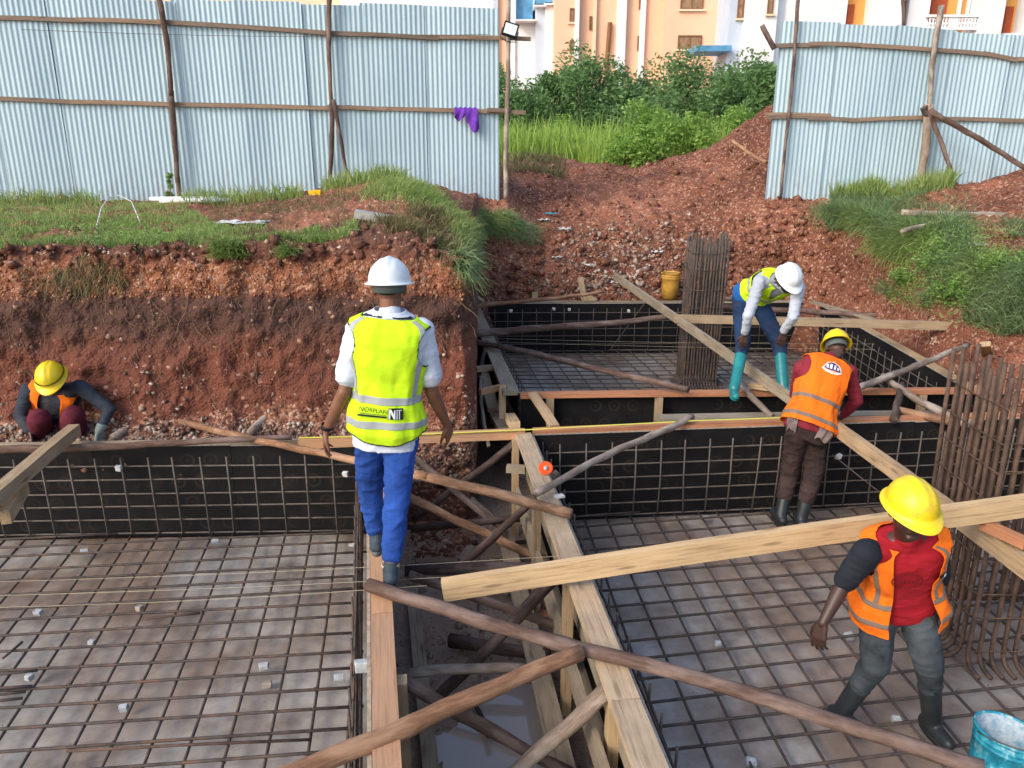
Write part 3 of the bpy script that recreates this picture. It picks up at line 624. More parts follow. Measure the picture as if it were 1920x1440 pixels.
wall_mesh('upright rebar grid against the far plywood of the right bay', C0, C1, bk, 6, .22)
wall_mesh('upright rebar grid along the left side of the right bay', C0, CL, nC, 6, .20, mt='rebar')
wall_mesh('upright rebar grid against the back plywood of the far bay', E2, E3, Vector((0, -1, 0)), 6, .225, r=.006)
wall_mesh('upright rebar grid down the right side of the far bay', E3, E4, nR, 6, .22, r=.006)
wall_mesh('upright rebar grid on the left side of the far bay', E0, E2, nE, 6, .22, mt='rebar', r=.006)
def curve_me(paths, r, n=6):
    V_, F_ = [], []
    for pts in paths:
        pts = [Vector(p) for p in pts]; b0 = len(V_)
        for i, p in enumerate(pts):
            t = (pts[min(i+1, len(pts)-1)]-pts[max(i-1, 0)]).normalized(); s = t.cross(Vector((.3, .2, 1))); s.normalize(); w = t.cross(s)
            for k in range(n): a = 6.28318*k/n; V_.append(p+s*r*math.cos(a)+w*r*math.sin(a))
        for i in range(len(pts)-1):
            for k in range(n): F_.append((b0+i*n+k, b0+i*n+(k+1) % n, b0+(i+1)*n+(k+1) % n, b0+(i+1)*n+k))
        F_.append(tuple(range(b0, b0+n))[::-1]); F_.append(tuple(range(b0+(len(pts)-1)*n, b0+len(pts)*n)))
    return mesh(V_, F_)
rootm = simple('dry_roots', (.20, .13, .08), .9, .3, 20, .2)
tag(put('hanging_roots', curve_me(RT, .0030, 4), rootm), 'thin dry roots hanging from the cut bank', None, None, 'stuff')
tag(put('wire_ties', curve_me(KN, .0022, 4), M['wire']), 'small twisted wire ties at the crossings of the rebar mats', None, None, 'stuff')
def cage(label, c, w, d, z0, z1, nx, ny, r, ties, mt, rot=0.0, foot=.30, lean=(0, 0)):
    o = empty('rebar_cage', (c[0], c[1], z0), label, 'rebar cage'); Rm = Matrix.Rotation(rot, 3, 'Z'); cc = Vector((c[0], c[1], 0))
    pos = []
    for i in range(nx): pos += [(-w/2+w*i/(nx-1), -d/2, 0, -1), (-w/2+w*i/(nx-1), d/2, 0, 1)]
    for j in range(1, ny-1): pos += [(-w/2, -d/2+d*j/(ny-1), -1, 0), (w/2, -d/2+d*j/(ny-1), 1, 0)]
    for x, y, ox, oy in pos:
        jx, jy = R(-.012, .012), R(-.012, .012); top = z1+R(-.10, .07)
        a = cc+Rm@Vector((x, y, 0)); f = Rm@Vector((ox, oy, 0)); b = cc+Rm@Vector((x+jx+lean[0], y+jy+lean[1], 0))
        pts = [a+f*foot+Vector((0, 0, z0))]+[a+f*(.10*(1-math.sin(q)))+Vector((0, 0, z0+.10*(1-math.cos(q)))) for q in (0, .4, .8, 1.2, 1.57)]
        pts += [Vector((a.x+(b.x-a.x)*t, a.y+(b.y-a.y)*t, z0+.1+(top-z0-.1)*t))+Vector((R(-.006, .006), R(-.006, .006), 0)) for t in (.25, .5, .75, 1)]
        m_ = curve_me([pts], r); put('vertical_bar', m_, M[mt], o, smooth=True)
    for k in range(ties):
        z = z0+.12+(z1-z0-.3)*k/(ties-1)+R(-.02, .02); q = r+.006; ls = []
        t_ = (z-z0)/(z1-z0); L_ = Vector((lean[0]*t_, lean[1]*t_, 0))
        cr = [(-w/2-q, -d/2-q), (w/2+q, -d/2-q), (w/2+q, d/2+q), (-w/2-q, d/2+q)]; loop = []
        for i in range(4):
            a, b = cr[i], cr[(i+1) % 4]
            for tt in (.05, .5, .95): loop.append(cc+Rm@Vector((a[0]+(b[0]-a[0])*tt, a[1]+(b[1]-a[1])*tt, 0))+L_+Vector((0, 0, z+R(-.015, .015))))
        loop.append(loop[0]); put('tie', curve_me([loop], .0045, 5), M[mt], o, smooth=True)
    return o
cage('tall bundle of brown rebar starter bars in the far bay', (P(1308, 722, -.78).x, 10.35), .44, .42, -.77, 1.24, 12, 9, .0155, 8, 'rebar', lean=(.03, 0), foot=.12)
cage('large rusty rebar column cage at the right edge', (3.34, 4.52), .9, .66, -.77, 1.10, 13, 10, .0155, 9, 'rebar_rust', rot=.0, foot=.15, lean=(.0, .02))
# ---------------------------------------------------------------- long timbers and poles
tb('long pale beam running diagonally from the dirt ramp over the far bay', P(1152, 517, .42), P(1500, 760, .10), .045, .105, 'pine_grey')
tb('long pale beam from behind the orange vested man to the right column cage', P(1568, 803, .10), P(1940, 1076, .22), .05, .115, 'pine')
tb('long straight yellowish beam laid level across the far bay', P(1265, 597, .30), P(1803, 612, .34), .05, .10, 'pine')
tb('long heavy beam lying across the right bay under the front worker', P(830, 1106, .02), J(1990, 938, 3.98), .05, .125, 'pine_new', warp=.012)
tb('short reddish timber offcut beside the right column cage', P(1842, 982, .32), P(1925, 1020, .32), .05, .06, 'pine_red')
tb('weathered timber leaning from the far shuttering past the squatting worker', P(-70, 985, .17), P(140, 806, .13), .09, .10, 'pine')
tb('short timber block fixed under the weathered timber at the left edge', P(10, 970, .03), P(45, 912, .03), .06, .10, 'pine')
tb('pale plank spanning the trench behind the walking man', P(560, 832, .0), P(984, 813, .0), .05, .085, 'pine_orange')
tb('greenish plank in the gap before the far bay', P(1235, 785, -.06), P(1800, 776, -.06), .14, .04, 'pine_grey')
tb('sloping board propped against the front of the far bay', P(998, 737, .03), P(1040, 800, -.05), .09, .03, 'pine')
tb('small pale block under the diagonal beam on the far bay edge', P(1405, 722, .06), P(1450, 728, .06), .08, .05, 'pine_new')
tb('stub of timber pegged behind the far bay, left', P(1003, 575, -.1), J(1003, 548, 12.35), .05, .10, 'pine', (1, 0, 0))
tb('slanting peg of timber behind the far bay, middle', P(1098, 575, -.1), J(1088, 520, 12.4), .05, .09, 'pine', (1, 0, 0))
tb('slanted offcut behind the far bay beside the middle peg', J(1095, 552, 12.4), P(1118, 566, .0), .05, .08, 'pine')
tb('stub of timber at the back left corner of the far bay', P(905, 568, .12), P(888, 555, .2), .06, .08, 'pine_grey')
tb('pale offcut post standing behind the right column cage', P(1850, 680, -.1), J(1848, 645, 7.6), .05, .09, 'pine', (1, 0, 0))
tb('greyish plank lying behind the far bay by the bent man', P(1522, 566, .12), P(1640, 600, .1), .10, .03, 'pine_grey')
tb('peg standing on the slope right of the bent man', P(1672, 600, .0), J(1675, 562, 10.8), .05, .08, 'pine', (1, 0, 0))
tb('grey split plank leaning in the gap left of the far bay', P(918, 760, -.45), P(950, 815, -.2), .12, .05, 'pine_grey')
tb('muddy plank leaning in the gap left of the far bay', P(905, 700, -.1), P(925, 768, -.3), .12, .05, 'pine_grey')
tb('short crosspiece nailed left of the far bay', P(893, 692, -.02), P(936, 688, -.02), .05, .06, 'pine')
tb('brown crosspiece below the short one left of the far bay', P(900, 735, -.02), P(945, 725, -.02), .05, .06, 'pine_orange')
tb('upright stake left of the far bay corner', P(942, 800, -.35), P(942, 722, .03), .05, .07, 'pine_new', (1, 0, 0))
tb('yellow ended offcut on the plank beside the far bay corner', P(955, 780, -.15), P(965, 797, .0), .10, .06, 'pine_new')
tb('small grey block of timber in the trench corner', P(950, 878, -.2), P(985, 880, -.2), .08, .05, 'pine_grey')

pole(P(-60, 846, .055), P(547, 820, .06), .038, .026, 'bark', 'long dark pole lying along the far edge of the left bay')
pole(P(325, 788, .03), P(800, 892, .115), .032, .03, 'bark_brown', 'brown pole crossing the left bay corner behind the walking man', sy=-.02)
pole(P(770, 886, .10), P(1072, 962, .075), .038, .036, 'bark_brown', 'brown pole ending on the pale plank of the right bay')
pole(P(688, 1102, .045), P(1845, 1436, .06), .042, .036, 'bark', 'longest dark pole running from the walker\'s feet to the blue bucket')
pole(P(505, 1460, .02), P(1088, 1226, .055), .050, .042, 'bark_brown', 'thick brown pole crossing the orange plank at the bottom')
pole(P(757, 1278, -.12), P(1075, 1455, -.75), .040, .036, 'bark', 'brace slanting from the orange plank down into the trench')
pole(P(1142, 1288, -.10), P(930, 1478, -.70), .045, .040, 'bark_grey', 'greyish brown brace leaning to the near end post in the trench')
pole(P(1045, 1080, -.12), P(812, 1312, -.72), .042, .036, 'bark_dark', 'black wet brace crossing the trench below the long beam')
pole(P(768, 1075, -.08), P(1205, 1240, -.78), .032, .030, 'bark', 'thin brace slanting across the trench under the longest pole')
pole(P(845, 1200, -.86), P(1030, 1230, -.80), .050, .040, 'bark_dark', 'short thick log lying in the mud of the trench')
pole(P(764, 1262, -.50), P(985, 1256, -.50), .032, .030, 'bark_grey', 'level strut across the trench near the bottom edge')
pole(P(760, 1069, -.40), P(1020, 1068, -.40), .045, .042, 'bark_dark', 'thick level strut across the trench by the walker\'s front shoe')
pole(P(770, 988, -.55), P(975, 975, -.55), .035, .030, 'bark_dark', 'level strut across the trench by the walker\'s rear shoe')
pole(P(776, 858, -.15), P(945, 992, -.62), .036, .032, 'bark', 'brace falling to the right behind the walking man')
pole(P(972, 826, -.05), P(775, 975, -.75), .036, .034, 'bark_dark', 'brace rising to the far trench post')
pole(P(762, 928, -.25), P(1045, 1062, -.72), .036, .034, 'bark_brown', 'split pale barked brace in the middle of the trench', bend=.03)
pole(P(1295, 782, .06), P(1003, 925, .085), .036, .030, 'bark_grey', 'grey debarked pole resting on the pale plank by the orange cap', bend=.03)
pole(P(1045, 888, -.08), P(822, 1100, -.62), .038, .034, 'bark', 'dark brace from the orange cap down to the long beam end')
pole(P(882, 576, .12), P(1132, 547, .30), .036, .028, 'bark_brown', 'thin pole over the back left corner of the far bay')
pole(P(888, 624, .08), P(1262, 592, .22), .050, .034, 'bark', 'bent dark pole laid level across the far bay', bend=.05)
pole(P(888, 640, .06), P(1290, 732, .09), .044, .036, 'bark', 'dark pole slanting over the far bay to its front board', bend=.03)
pole(P(1608, 727, .10), P(1815, 645, .30), .042, .036, 'bark_grey', 'grey pole across the right corner of the far bay', bend=.03)
pole(P(1655, 706, .10), P(1812, 796, .06), .036, .045, 'bark_grey', 'pale forked branch beside the right column cage', bend=.03)
pole(P(1684, 768, .02), P(1810, 796, .03), .038, .040, 'bark_brown', 'short brown pole below the forked branch')
pole(P(1692, 722, .08), P(1674, 786, .04), .036, .038, 'bark', 'short dark pole propping the forked branch')
pole(P(1388, 722, .06), P(1448, 778, -.02), .032, .034, 'bark_grey', 'short grey pole at the bent man\'s boots')
pole(P(1345, 574, .12), P(1712, 594, .12), .045, .036, 'bark', 'dark pole lying behind the far bay and the bent man')
pole(P(1350, 560, .20), P(1420, 563, .20), .04, .036, 'bark', 'short dark pole behind the rebar bundle')
pole(P(215, 822, -.02), P(262, 784, .02), .04, .035, 'bark_grey', 'grey stick leaning on the bank beside the squatting worker')
pole(P(468, 812, -.02), P(512, 772, .05), .045, .036, 'bark_grey', 'grey stick poking up over the dark pole at the bank foot')
pole(P(912, 640, .05), P(900, 705, -.1), .030, .026, 'bark_dark', 'short crooked branch at the left corner of the far bay')
pole(P(900, 700, -.1), P(915, 835, -.3), .022, .016, 'bark_grey', 'thin grey stick standing against the bank corner')
pole(P(948, 1000, -.70), P(880, 935, -.75), .030, .028, 'bark_grey', 'thin stick half buried in the trench rubble')
lg0, lg1 = J(1690, 398, 11.3), J(1945, 410, 10.7)
pole(lg0, lg1, .055, .075, 'bark_grey', 'long grey log lying on the soil below the right fence')
pole(J(1690, 432, 10.5), J(1790, 412, 10.9), .035, .03, 'bark_grey', 'pale stick lying below the grey log')
pole(J(1375, 264, 14.6), J(1436, 306, 13.9), .035, .035, 'bark_brown', 'reddish stick leaning on the soil heap at the gap')
pole(J(-40, 394, 10.6), J(98, 395, 10.6), .05, .045, 'bark_brown', 'rotten reddish log lying on the lawn at the left edge')
tag(put('stone_slab', box_me(.42, .30, .07, .01), simple('slab_grey', (.42, .42, .38), .8), None, Matrix.Translation(surf(686, 5.22)+Vector((-.15, 0, .08)))@Matrix.Rotation(.15, 4, 'Z')@Matrix.Rotation(.18, 4, 'Y')), 'flat grey concrete slab on the lip of the bank', 'slab')

# ---------------------------------------------------------------- corrugated iron fences
def corr_sheet(p0, p1, zb0, zb1, zt0, zt1, seed, cant=0.0):
    d = Vector((p1[0]-p0[0], p1[1]-p0[1], 0)); L = d.length; d.normalize(); nn = Vector((d.y, -d.x, 0))    # towards the camera
    if nn.y > 0: nn = -nn
    rnd = random.Random(seed); pitch = .0765; m = int(L/pitch*8); rows = 6; V_, F_ = [], []; amp = .0068; dents = [(rnd.uniform(0, L), rnd.uniform(0, 3), rnd.uniform(-.012, .012)) for _ in range(5)]
    for i in range(m+1):
        x = L*i/m; f = x/L
        for j in range(rows+1):
            g = j/rows; zb = zb0+(zb1-zb0)*f; zt = zt0+(zt1-zt0)*f; z = zb+(zt-zb)*g
            off = amp*math.cos(2*math.pi*x/pitch)+sum(a*math.exp(-((x-cx)**2+(z-1.6-cz_)**2)/.12) for cx, cz_, a in dents)+.010*math.sin(x*5+seed)
            p = Vector(p0)+d*(x+cant*(g-.5)*.5)+nn*off; V_.append((p.x, p.y, z))
    for i in range(m):
        for j in range(rows): a = i*(rows+1)+j; F_.append((a, a+rows+1, a+rows+2, a+1))
    me = mesh(V_, F_); 
    return me
def fence(label, xs, pt, top, bot, mt):
    a = pt(xs[0]); o = empty('corrugated_fence', (a[0], a[1], 1.6), label, 'fence')
    for i, (x0, x1) in enumerate(zip(xs, xs[1:])):
        q0, q1 = pt(x0), pt(x1+.05); dz = R(-.035, .03); off = .016*(i % 2)
        me = corr_sheet((q0[0], q0[1]-off, 0), (q1[0], q1[1]-off, 0), bot(x0)-.12, bot(x1)-.12, top(x0)+dz, top(x1)+dz+R(-.01, .01), i, cant=R(-.02, .04))
        put('corrugated_sheet', me, M['sheet'], o, smooth=True)
    return o
ptL = lambda x: (x, 12.5+(x+8.1)/7.86*1.0); xL = [-12.55+.925*k for k in range(14)]; xL[-1] = -.26
def lin(pts): 
    return lambda x: float(np.interp(x, [p[0] for p in pts], [p[1] for p in pts]))
topL = lin([(-12.6, 4.6), (-8, 4.56), (-5.2, 4.50), (-2.8, 4.50), (-.26, 4.46)]); botL = lin([(-12.6, 1.6), (-8, 1.58), (-5, 1.56), (-3, 1.6), (-.26, 1.56)])
FL = fence('long pale blue corrugated iron fence left of the gap', xL, ptL, topL, botL, None)
def onL(u, v, off=-.06):                 # point on the left fence plane seen at u, v
    d = ray(u, v); k = 1/7.86; t = (12.5+8.1*k+off)/(d.y-d.x*k); return Vector((d.x*t, d.y*t, CZ+d.z*t))
def onR(u, v, off=-.06):
    t = (13.6+off)/ray(u, v).y; d = ray(u, v); return Vector((d.x*t, d.y*t, CZ+d.z*t))
def rail(par, on, pts, w=.062, t=.035, off=-.045):
    for a, b in zip(pts, pts[1:]):
        p, q = on(*a, off), on(*b, off-.0); board(p-(q-p).normalized()*.06, q+(q-p).normalized()*.06, t, w, 'rail', par, 'rail', warp=.008)
rail(FL, onL, [(-160, 30), (150, 38)]); rail(FL, onL, [(150, 37), (302, 42)], off=-.05); rail(FL, onL, [(302, 41), (615, 62)]); rail(FL, onL, [(615, 62), (815, 71)], off=-.05); rail(FL, onL, [(790, 69), (988, 73)])
rail(FL, onL, [(-160, 180), (140, 191)]); rail(FL, onL, [(140, 191), (325, 196)], off=-.05); rail(FL, onL, [(300, 195), (620, 203)]); rail(FL, onL, [(620, 201), (690, 203)], off=-.05); rail(FL, onL, [(680, 203), (978, 211)]); rail(FL, onL, [(920, 206), (950, 207)], off=-.08)
def fpost(par, on, u0, v0, u1, v1, r=.045, off=-.12, mt='bark', nm='post', r1=None): return pole(on(u0, v0, off), on(u1, v1, off), r, r1, mt, None, par, .03, nm)
fpost(FL, onL, 297, -12, 322, 180); fpost(FL, onL, 320, 170, 338, 378)
fpost(FL, onL, 616, -25, 621, 200); fpost(FL, onL, 621, 195, 620, 335, r=.05); fpost(FL, onL, 624, 187, 652, 330, r=.035, off=-.35, nm='brace')
lp = pole(onL(956, -60, -.12), onL(948, 372, -.12), .032, .042, 'bark_grey', 'slim pale pole carrying the floodlight at the end of the left fence', None, .03, 'wooden_pole')
xR = [4.33+.93*k for k in range(9)]
ptR = lambda x: (x, 13.6); topR = lin([(3.9, 4.31), (6, 4.26), (7.2, 4.16), (9, 4.08), (12, 4.0)]); botR = lin([(3.9, 1.5), (5, 1.5), (7, 1.6), (12, 1.6)])
# the fence leans: its free edge runs slightly outwards towards the top
FR = fence('pale blue corrugated iron fence right of the gap', xR, ptR, topR, botR, None)
rail(FR, onR, [(1452, 86), (1530, 85)]); rail(FR, onR, [(1525, 82), (1605, 84)], off=-.06); rail(FR, onR, [(1590, 84), (1760, 94)]); rail(FR, onR, [(1755, 94), (1855, 102)]); rail(FR, onR, [(1850, 101), (1900, 111), (1990, 113)])
rail(FR, onR, [(1445, 220), (1550, 219)], w=.05); rail(FR, onR, [(1443, 214), (1550, 216)], off=-.05, w=.05); rail(FR, onR, [(1520, 222), (1600, 225), (1740, 220)]); rail(FR, onR, [(1740, 222), (1990, 229)])
fpost(FR, onR, 1500, -30, 1463, 372, r=.036, off=-.10)
fpost(FR, onR, 1764, 10, 1742, 205, r=.05, off=-.12, mt='bark_grey'); fpost(FR, onR, 1742, 195, 1724, 345, r=.085, r1=.07, off=-.15, mt='bark_grey')
fpost(FR, onR, 1733, 200, 1740, 215, r=.06, off=-.2, mt='bark_dark', nm='peg')
fpost(FR, onR, 1745, 210, 1785, 333, r=.045, off=-.45, nm='brace'); fpost(FR, onR, 1745, 207, 1975, 345, r=.05, off=-.6, nm='brace')
fpost(FR, onR, 1428, 48, 1452, 92, r=.04, r1=.04, off=-.1, mt='bark', nm='peg')
fpost(FR, onR, 1694, -20, 1692, 60, r=.035, off=.12, mt='bark_dark')
put('wire', curve_me([[onL(u, 55+9*math.sin((u-40)/300)+(u/1000)*8, -.1) for u in range(40, 950, 35)]], .004, 4), M['wire'], FL)

# floodlight
blk = simple('black_plastic', (.012, .012, .013), .4, .1, 10, 0); lens = simple('lamp_lens', (.62, .68, .70), .25, .05, 5, 0, spec=.6)
fc = onL(957, 56, -.26); fl = empty('floodlight', fc, 'small square black floodlight tilted on its pole at the fence end', 'floodlight')
Mf = Matrix.Translation(fc)@Matrix.Rotation(.28, 4, 'Y')@Matrix.Rotation(-.35, 4, 'X')
bm = bmesh.new()
bmesh.ops.create_cube(bm, size=1, matrix=Matrix.Diagonal((.24, .06, .22, 1))); fr = [f for f in bm.faces if f.normal.y < -.9]
r_ = bmesh.ops.inset_region(bm, faces=fr, thickness=.022, depth=0); bmesh.ops.translate(bm, verts=fr[0].verts, vec=(0, .012, 0)); bmesh.ops.bevel(bm, geom=[e for e in bm.edges if e.calc_length() > .19], offset=.006, segments=2, affect='EDGES')
put('housing', bm2me(bm), blk, fl, Mf)
put('glass', box_me(.19, .006, .17, 0), lens, fl, Mf@Matrix.Translation((-.095, -.024, 0)))
put('bracket', curve_me([[Mf@Vector((-.13, .0, 0)), Mf@Vector((-.13, .05, -.14)), Mf@Vector((0, .06, -.17)), Mf@Vector((.13, .05, -.14)), Mf@Vector((.13, 0, 0))]], .008, 5), blk, fl)
# purple cloth on the rail
def cloth(name, label, cat, fn, nx, ny, mt, th=.004, M_=None):
    V_ = [fn(i/nx, j/ny) for i in range(nx+1) for j in range(ny+1)]; F_ = [(i*(ny+1)+j, (i+1)*(ny+1)+j, (i+1)*(ny+1)+j+1, i*(ny+1)+j+1) for i in range(nx) for j in range(ny)]
    me = mesh(V_, F_); o = put(name, me, mt, None, None, True); md = o.modifiers.new('s', 'SOLIDIFY'); md.thickness = th; return tag(o, label, cat)
pur = simple('purple_cloth', (.16, .045, .42), .9, .3, 30, .6)
a0 = onL(852, 204, -.10); wx = onL(895, 204, -.10).x-a0.x
def pf(i, j):
    x = i*wx; dl = (.16+.05*math.sin(i*9)) if i < .5 else (.22+.16*min(1, (i-.5)*5)) 
    if i > .93: dl *= .85
    z = a0.z+.02-j*dl+.012*math.sin(i*30+j*6); y = a0.y+x/7.86-.015-.03*math.sin(i*14+j*3)*j-.02*math.sin(j*3.1)
    return (a0.x+x+.03*j*(i > .5), y, z)
cloth('cloth', 'crumpled purple cloth hung on the lower rail of the left fence', 'cloth', pf, 26, 14, pur)

# ---------------------------------------------------------------- buildings
peach = simple('peach_sunset_render', (.80, .50, .34), .9, .04, .6, .05); white = simple('white_render', (.72, .74, .76), .9, .04, .7, .05); bluew = simple('pale_blue_render', (.50, .58, .68), .9, .05, .7, .05)  # peach: warm low sunlight is painted into this wall colour
ora = simple('orange_sunset_wall', (.72, .36, .10), .9, .05, .8, 0); redd = simple('red_door_paint', (.42, .085, .03), .6, .1, 3, 0); brn = simple('brown_window_frame', (.22, .10, .045), .6, .1, 3, 0); blu = simple('blue_tank', (.10, .30, .52), .6, .2, 2, 0)  # orange recess walls: sunset glow put into the base colour
glas = simple('window_glass', (.30, .17, .08), .15, .3, 2, 0, spec=.6); crm = simple('cream_frame', (.70, .60, .42), .8, .04, 2, 0)
def bx(u0, v0, u1, v1, Y, dep, mt, par, name, zb=None, zt=None):
    vm = (max(v0, 0)+min(v1, 110))/2; a = J(u0, v0, Y); b = J(u1, v1, Y); a.x = J(u0, vm, Y).x; b.x = J(u1, vm, Y).x; z1 = a.z if zt is None else zt; z0 = b.z if zb is None else zb
    bm = bmesh.new(); bmesh.ops.create_cube(bm, size=1, matrix=Matrix.Translation(((a.x+b.x)/2, Y+dep/2, (z0+z1)/2))@Matrix.Diagonal((abs(b.x-a.x), dep, abs(z1-z0), 1)))
    return put(name, bm2me(bm), mt, par)
G0 = 1.9
def bld(label, u, Y): p = J(u, 300, Y); return empty('apartment_building', (p.x, Y, G0), label, 'building')
# sunset-tinted peach block: facade strips stepping back and forth
B = bld('apartment block tinted peach as by low sun behind the bushes', 1200, 60)
strips = [(1040, 1078, 60, peach), (1078, 1086, 59.6, white), (1086, 1112, 60.2, peach), (1112, 1118, 60.0, crm), (1118, 1143, 60.3, peach), (1143, 1157, 60.3, peach), (1157, 1174, 59.7, white), (1174, 1201, 60.2, peach), (1201, 1210, 59.7, white), (1210, 1244, 60.0, peach), (1244, 1366, 59.2, peach)]
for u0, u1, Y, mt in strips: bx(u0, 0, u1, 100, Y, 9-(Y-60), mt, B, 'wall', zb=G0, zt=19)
def win(u0, v0, u1, v1, Y, par, n=2, fr=crm, sill=True):
    bx(u0, v0, u1, v1, Y-.03, .04, glas, par, 'window'); w = bpy.context.scene.collection.objects[-1]; k = (u1-u0)/n
    for i in range(n+1): bx(u0+k*i-.9, v0, u0+k*i+.9, v1, Y-.10, .07, brn, w, 'frame')
    bx(u0, v0, u1, v0+2.5, Y-.095, .06, brn, w, 'frame'); bx(u0, v1-2, u1, v1, Y-.095, .06, brn, w, 'frame')
    if sill: bx(u0-4, v1, u1+5, v1+3.5, Y-.20, .22, crm, w, 'sill')
win(1277, -26, 1318, 17, 59.2, B); win(1272, 66, 1315, 92, 59.2, B); win(1277, -120, 1318, -76, 59.2, B)
for v in (15, 75): win(1069, v, 1076, v+26, 60, B, 1)
for v in (30, -30): win(1106, v, 1109, v+26, 60.2, B, 1, sill=False)
for u, v in ((1196, 67), (1199, -10)): win(u, v, u+3, v+28, 60.2, B, 1, sill=False)
put('drain_pipe', curve_me([[J(1144, 42, 60.1), J(1138, 114, 60.1), J(1137, 140, 60.1)]], .16, 8), brn, B)
put('drain_pipe', curve_me([[J(1243, 48, 59.9), J(1241, 110, 59.9)]], .09, 6), brn, B); put('drain_pipe', curve_me([[J(1363, -40, 59.1), J(1360, 60, 59.1), J(1358, 96, 59.1)]], .07, 6), redd, B)
bx(1305, 85, 1372, 96, 55, 3, blu, B, 'blue_roof')
# white stepped buildings with blue tarpaulin, left
B = bld('white stepped building with blue panels beside the floodlight', 990, 63)
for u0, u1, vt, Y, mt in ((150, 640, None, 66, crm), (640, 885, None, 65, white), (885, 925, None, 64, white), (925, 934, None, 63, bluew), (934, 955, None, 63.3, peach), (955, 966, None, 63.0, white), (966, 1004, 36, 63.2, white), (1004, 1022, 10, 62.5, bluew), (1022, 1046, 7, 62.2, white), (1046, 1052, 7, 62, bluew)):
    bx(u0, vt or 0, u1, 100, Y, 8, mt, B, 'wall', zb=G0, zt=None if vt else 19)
for u0, u1, v0, v1 in ((968, 999, -40, 36), (1004, 1024, -6, 7), (1024, 1044, -10, 4)): bx(u0, v0, u1, v1, 63.6, 3, blu, B, 'blue_panel')
for u0, u1, v in ((966, 1005, 36), (1001, 1024, 9), (1020, 1050, 6)): bx(u0, v, u1, v+3, 61.9, 9, white, B, 'ledge')
# white block with balconies, right: wall pieces round real recesses
B = bld('white apartment block with balconies behind the right fence', 1650, 55)
bx(1372, 0, 1584, 110, 57.5, 6, white, B, 'wall', zb=G0, zt=19)
segs = [(1366, 1396, 55.8, bluew), (1396, 1428, 55.3, white), (1428, 1455, 55.3, white), (1455, 1478, 56, bluew), (1478, 1545, 55, white), (1545, 1584, 55, white), (1636, 1690, 54.4, white), (1699, 1738, 55, white), (1838, 1878, 54.4, white), (1916, 2200, 55, white)]
for u0, u1, Y, mt in segs: bx(u0, 0, u1, 110, Y, 9-(Y-55), mt, B, 'wall', zb=G0, zt=19)
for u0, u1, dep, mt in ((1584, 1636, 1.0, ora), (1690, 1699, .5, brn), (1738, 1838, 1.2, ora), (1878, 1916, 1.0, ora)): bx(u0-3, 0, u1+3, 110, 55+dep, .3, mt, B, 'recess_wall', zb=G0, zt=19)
for u0, u1 in ((1584, 1636), (1738, 1838), (1878, 1916)):
    for v in (62, -85): bx(u0+.5, v, u1-.5, v+6, 54.9, 2.4, white, B, 'balcony_floor')
bx(1588, 8, 1600, 62, 55.85, .2, redd, B, 'door'); bx(1745, -30, 1774, 40, 56.05, .2, redd, B, 'door'); bx(1884, 12, 1898, 62, 55.85, .2, redd, B, 'door'); bx(1693, -30, 1697, 30, 55.3, .2, brn, B, 'door')
bx(1795, -30, 1800, 62, 55.9, .25, white, B, 'window_frame'); bx(1812, -30, 1816, 62, 55.9, .25, white, B, 'window_frame'); win(1384, -30, 1394, 34, 55.8, B, 1); win(1440, -30, 1449, 26, 55.3, B, 1)
ba = empty('balustrade', J(1788, 50, 54.8), None, None); ba.parent = B; ba.matrix_parent_inverse = WM(B).inverted()
bx(1739, 27, 1837, 32, 54.75, .3, white, ba, 'handrail'); bx(1739, 50, 1837, 56, 54.75, .3, white, ba, 'handrail')
def baluster(x, y, z0, z1):
    bm = bmesh.new(); pr = [(0, .06), (.1, .09), (.3, .12), (.55, .055), (.75, .10), (.9, .07), (1, .06)]; rings = [[bm.verts.new((x+r*math.cos(6.283*k/8), y+r*math.sin(6.283*k/8), z0+(z1-z0)*t)) for k in range(8)] for t, r in pr]
    for a, b in zip(rings, rings[1:]):
        for k in range(8): bm.faces.new((a[k], a[(k+1) % 8], b[(k+1) % 8], b[k]))
    return bm2me(bm)
for k in range(16):
    if 6 <= k <= 8: continue
    u = 1743+k*6; a = J(u, 50, 54.85); b = J(u, 32, 54.85); put('baluster', baluster(a.x, 54.9, a.z, b.z), white, ba)
bx(1779, 32, 1796, 50, 54.82, .12, white, ba, 'panel')

# ---------------------------------------------------------------- small things
def lathe(prof, n=28, M_=None):
    bm = bmesh.new(); rings = [[bm.verts.new((r*math.cos(6.28318*k/n), r*math.sin(6.28318*k/n), z)) for k in range(n)] for r, z in prof]
    for a, b in zip(rings, rings[1:]):
        for k in range(n): bm.faces.new((a[k], a[(k+1) % n], b[(k+1) % n], b[k]))
    if M_: bm.transform(M_)
    me = bpy.data.meshes.new('m'); bm.to_mesh(me); bm.free(); return me
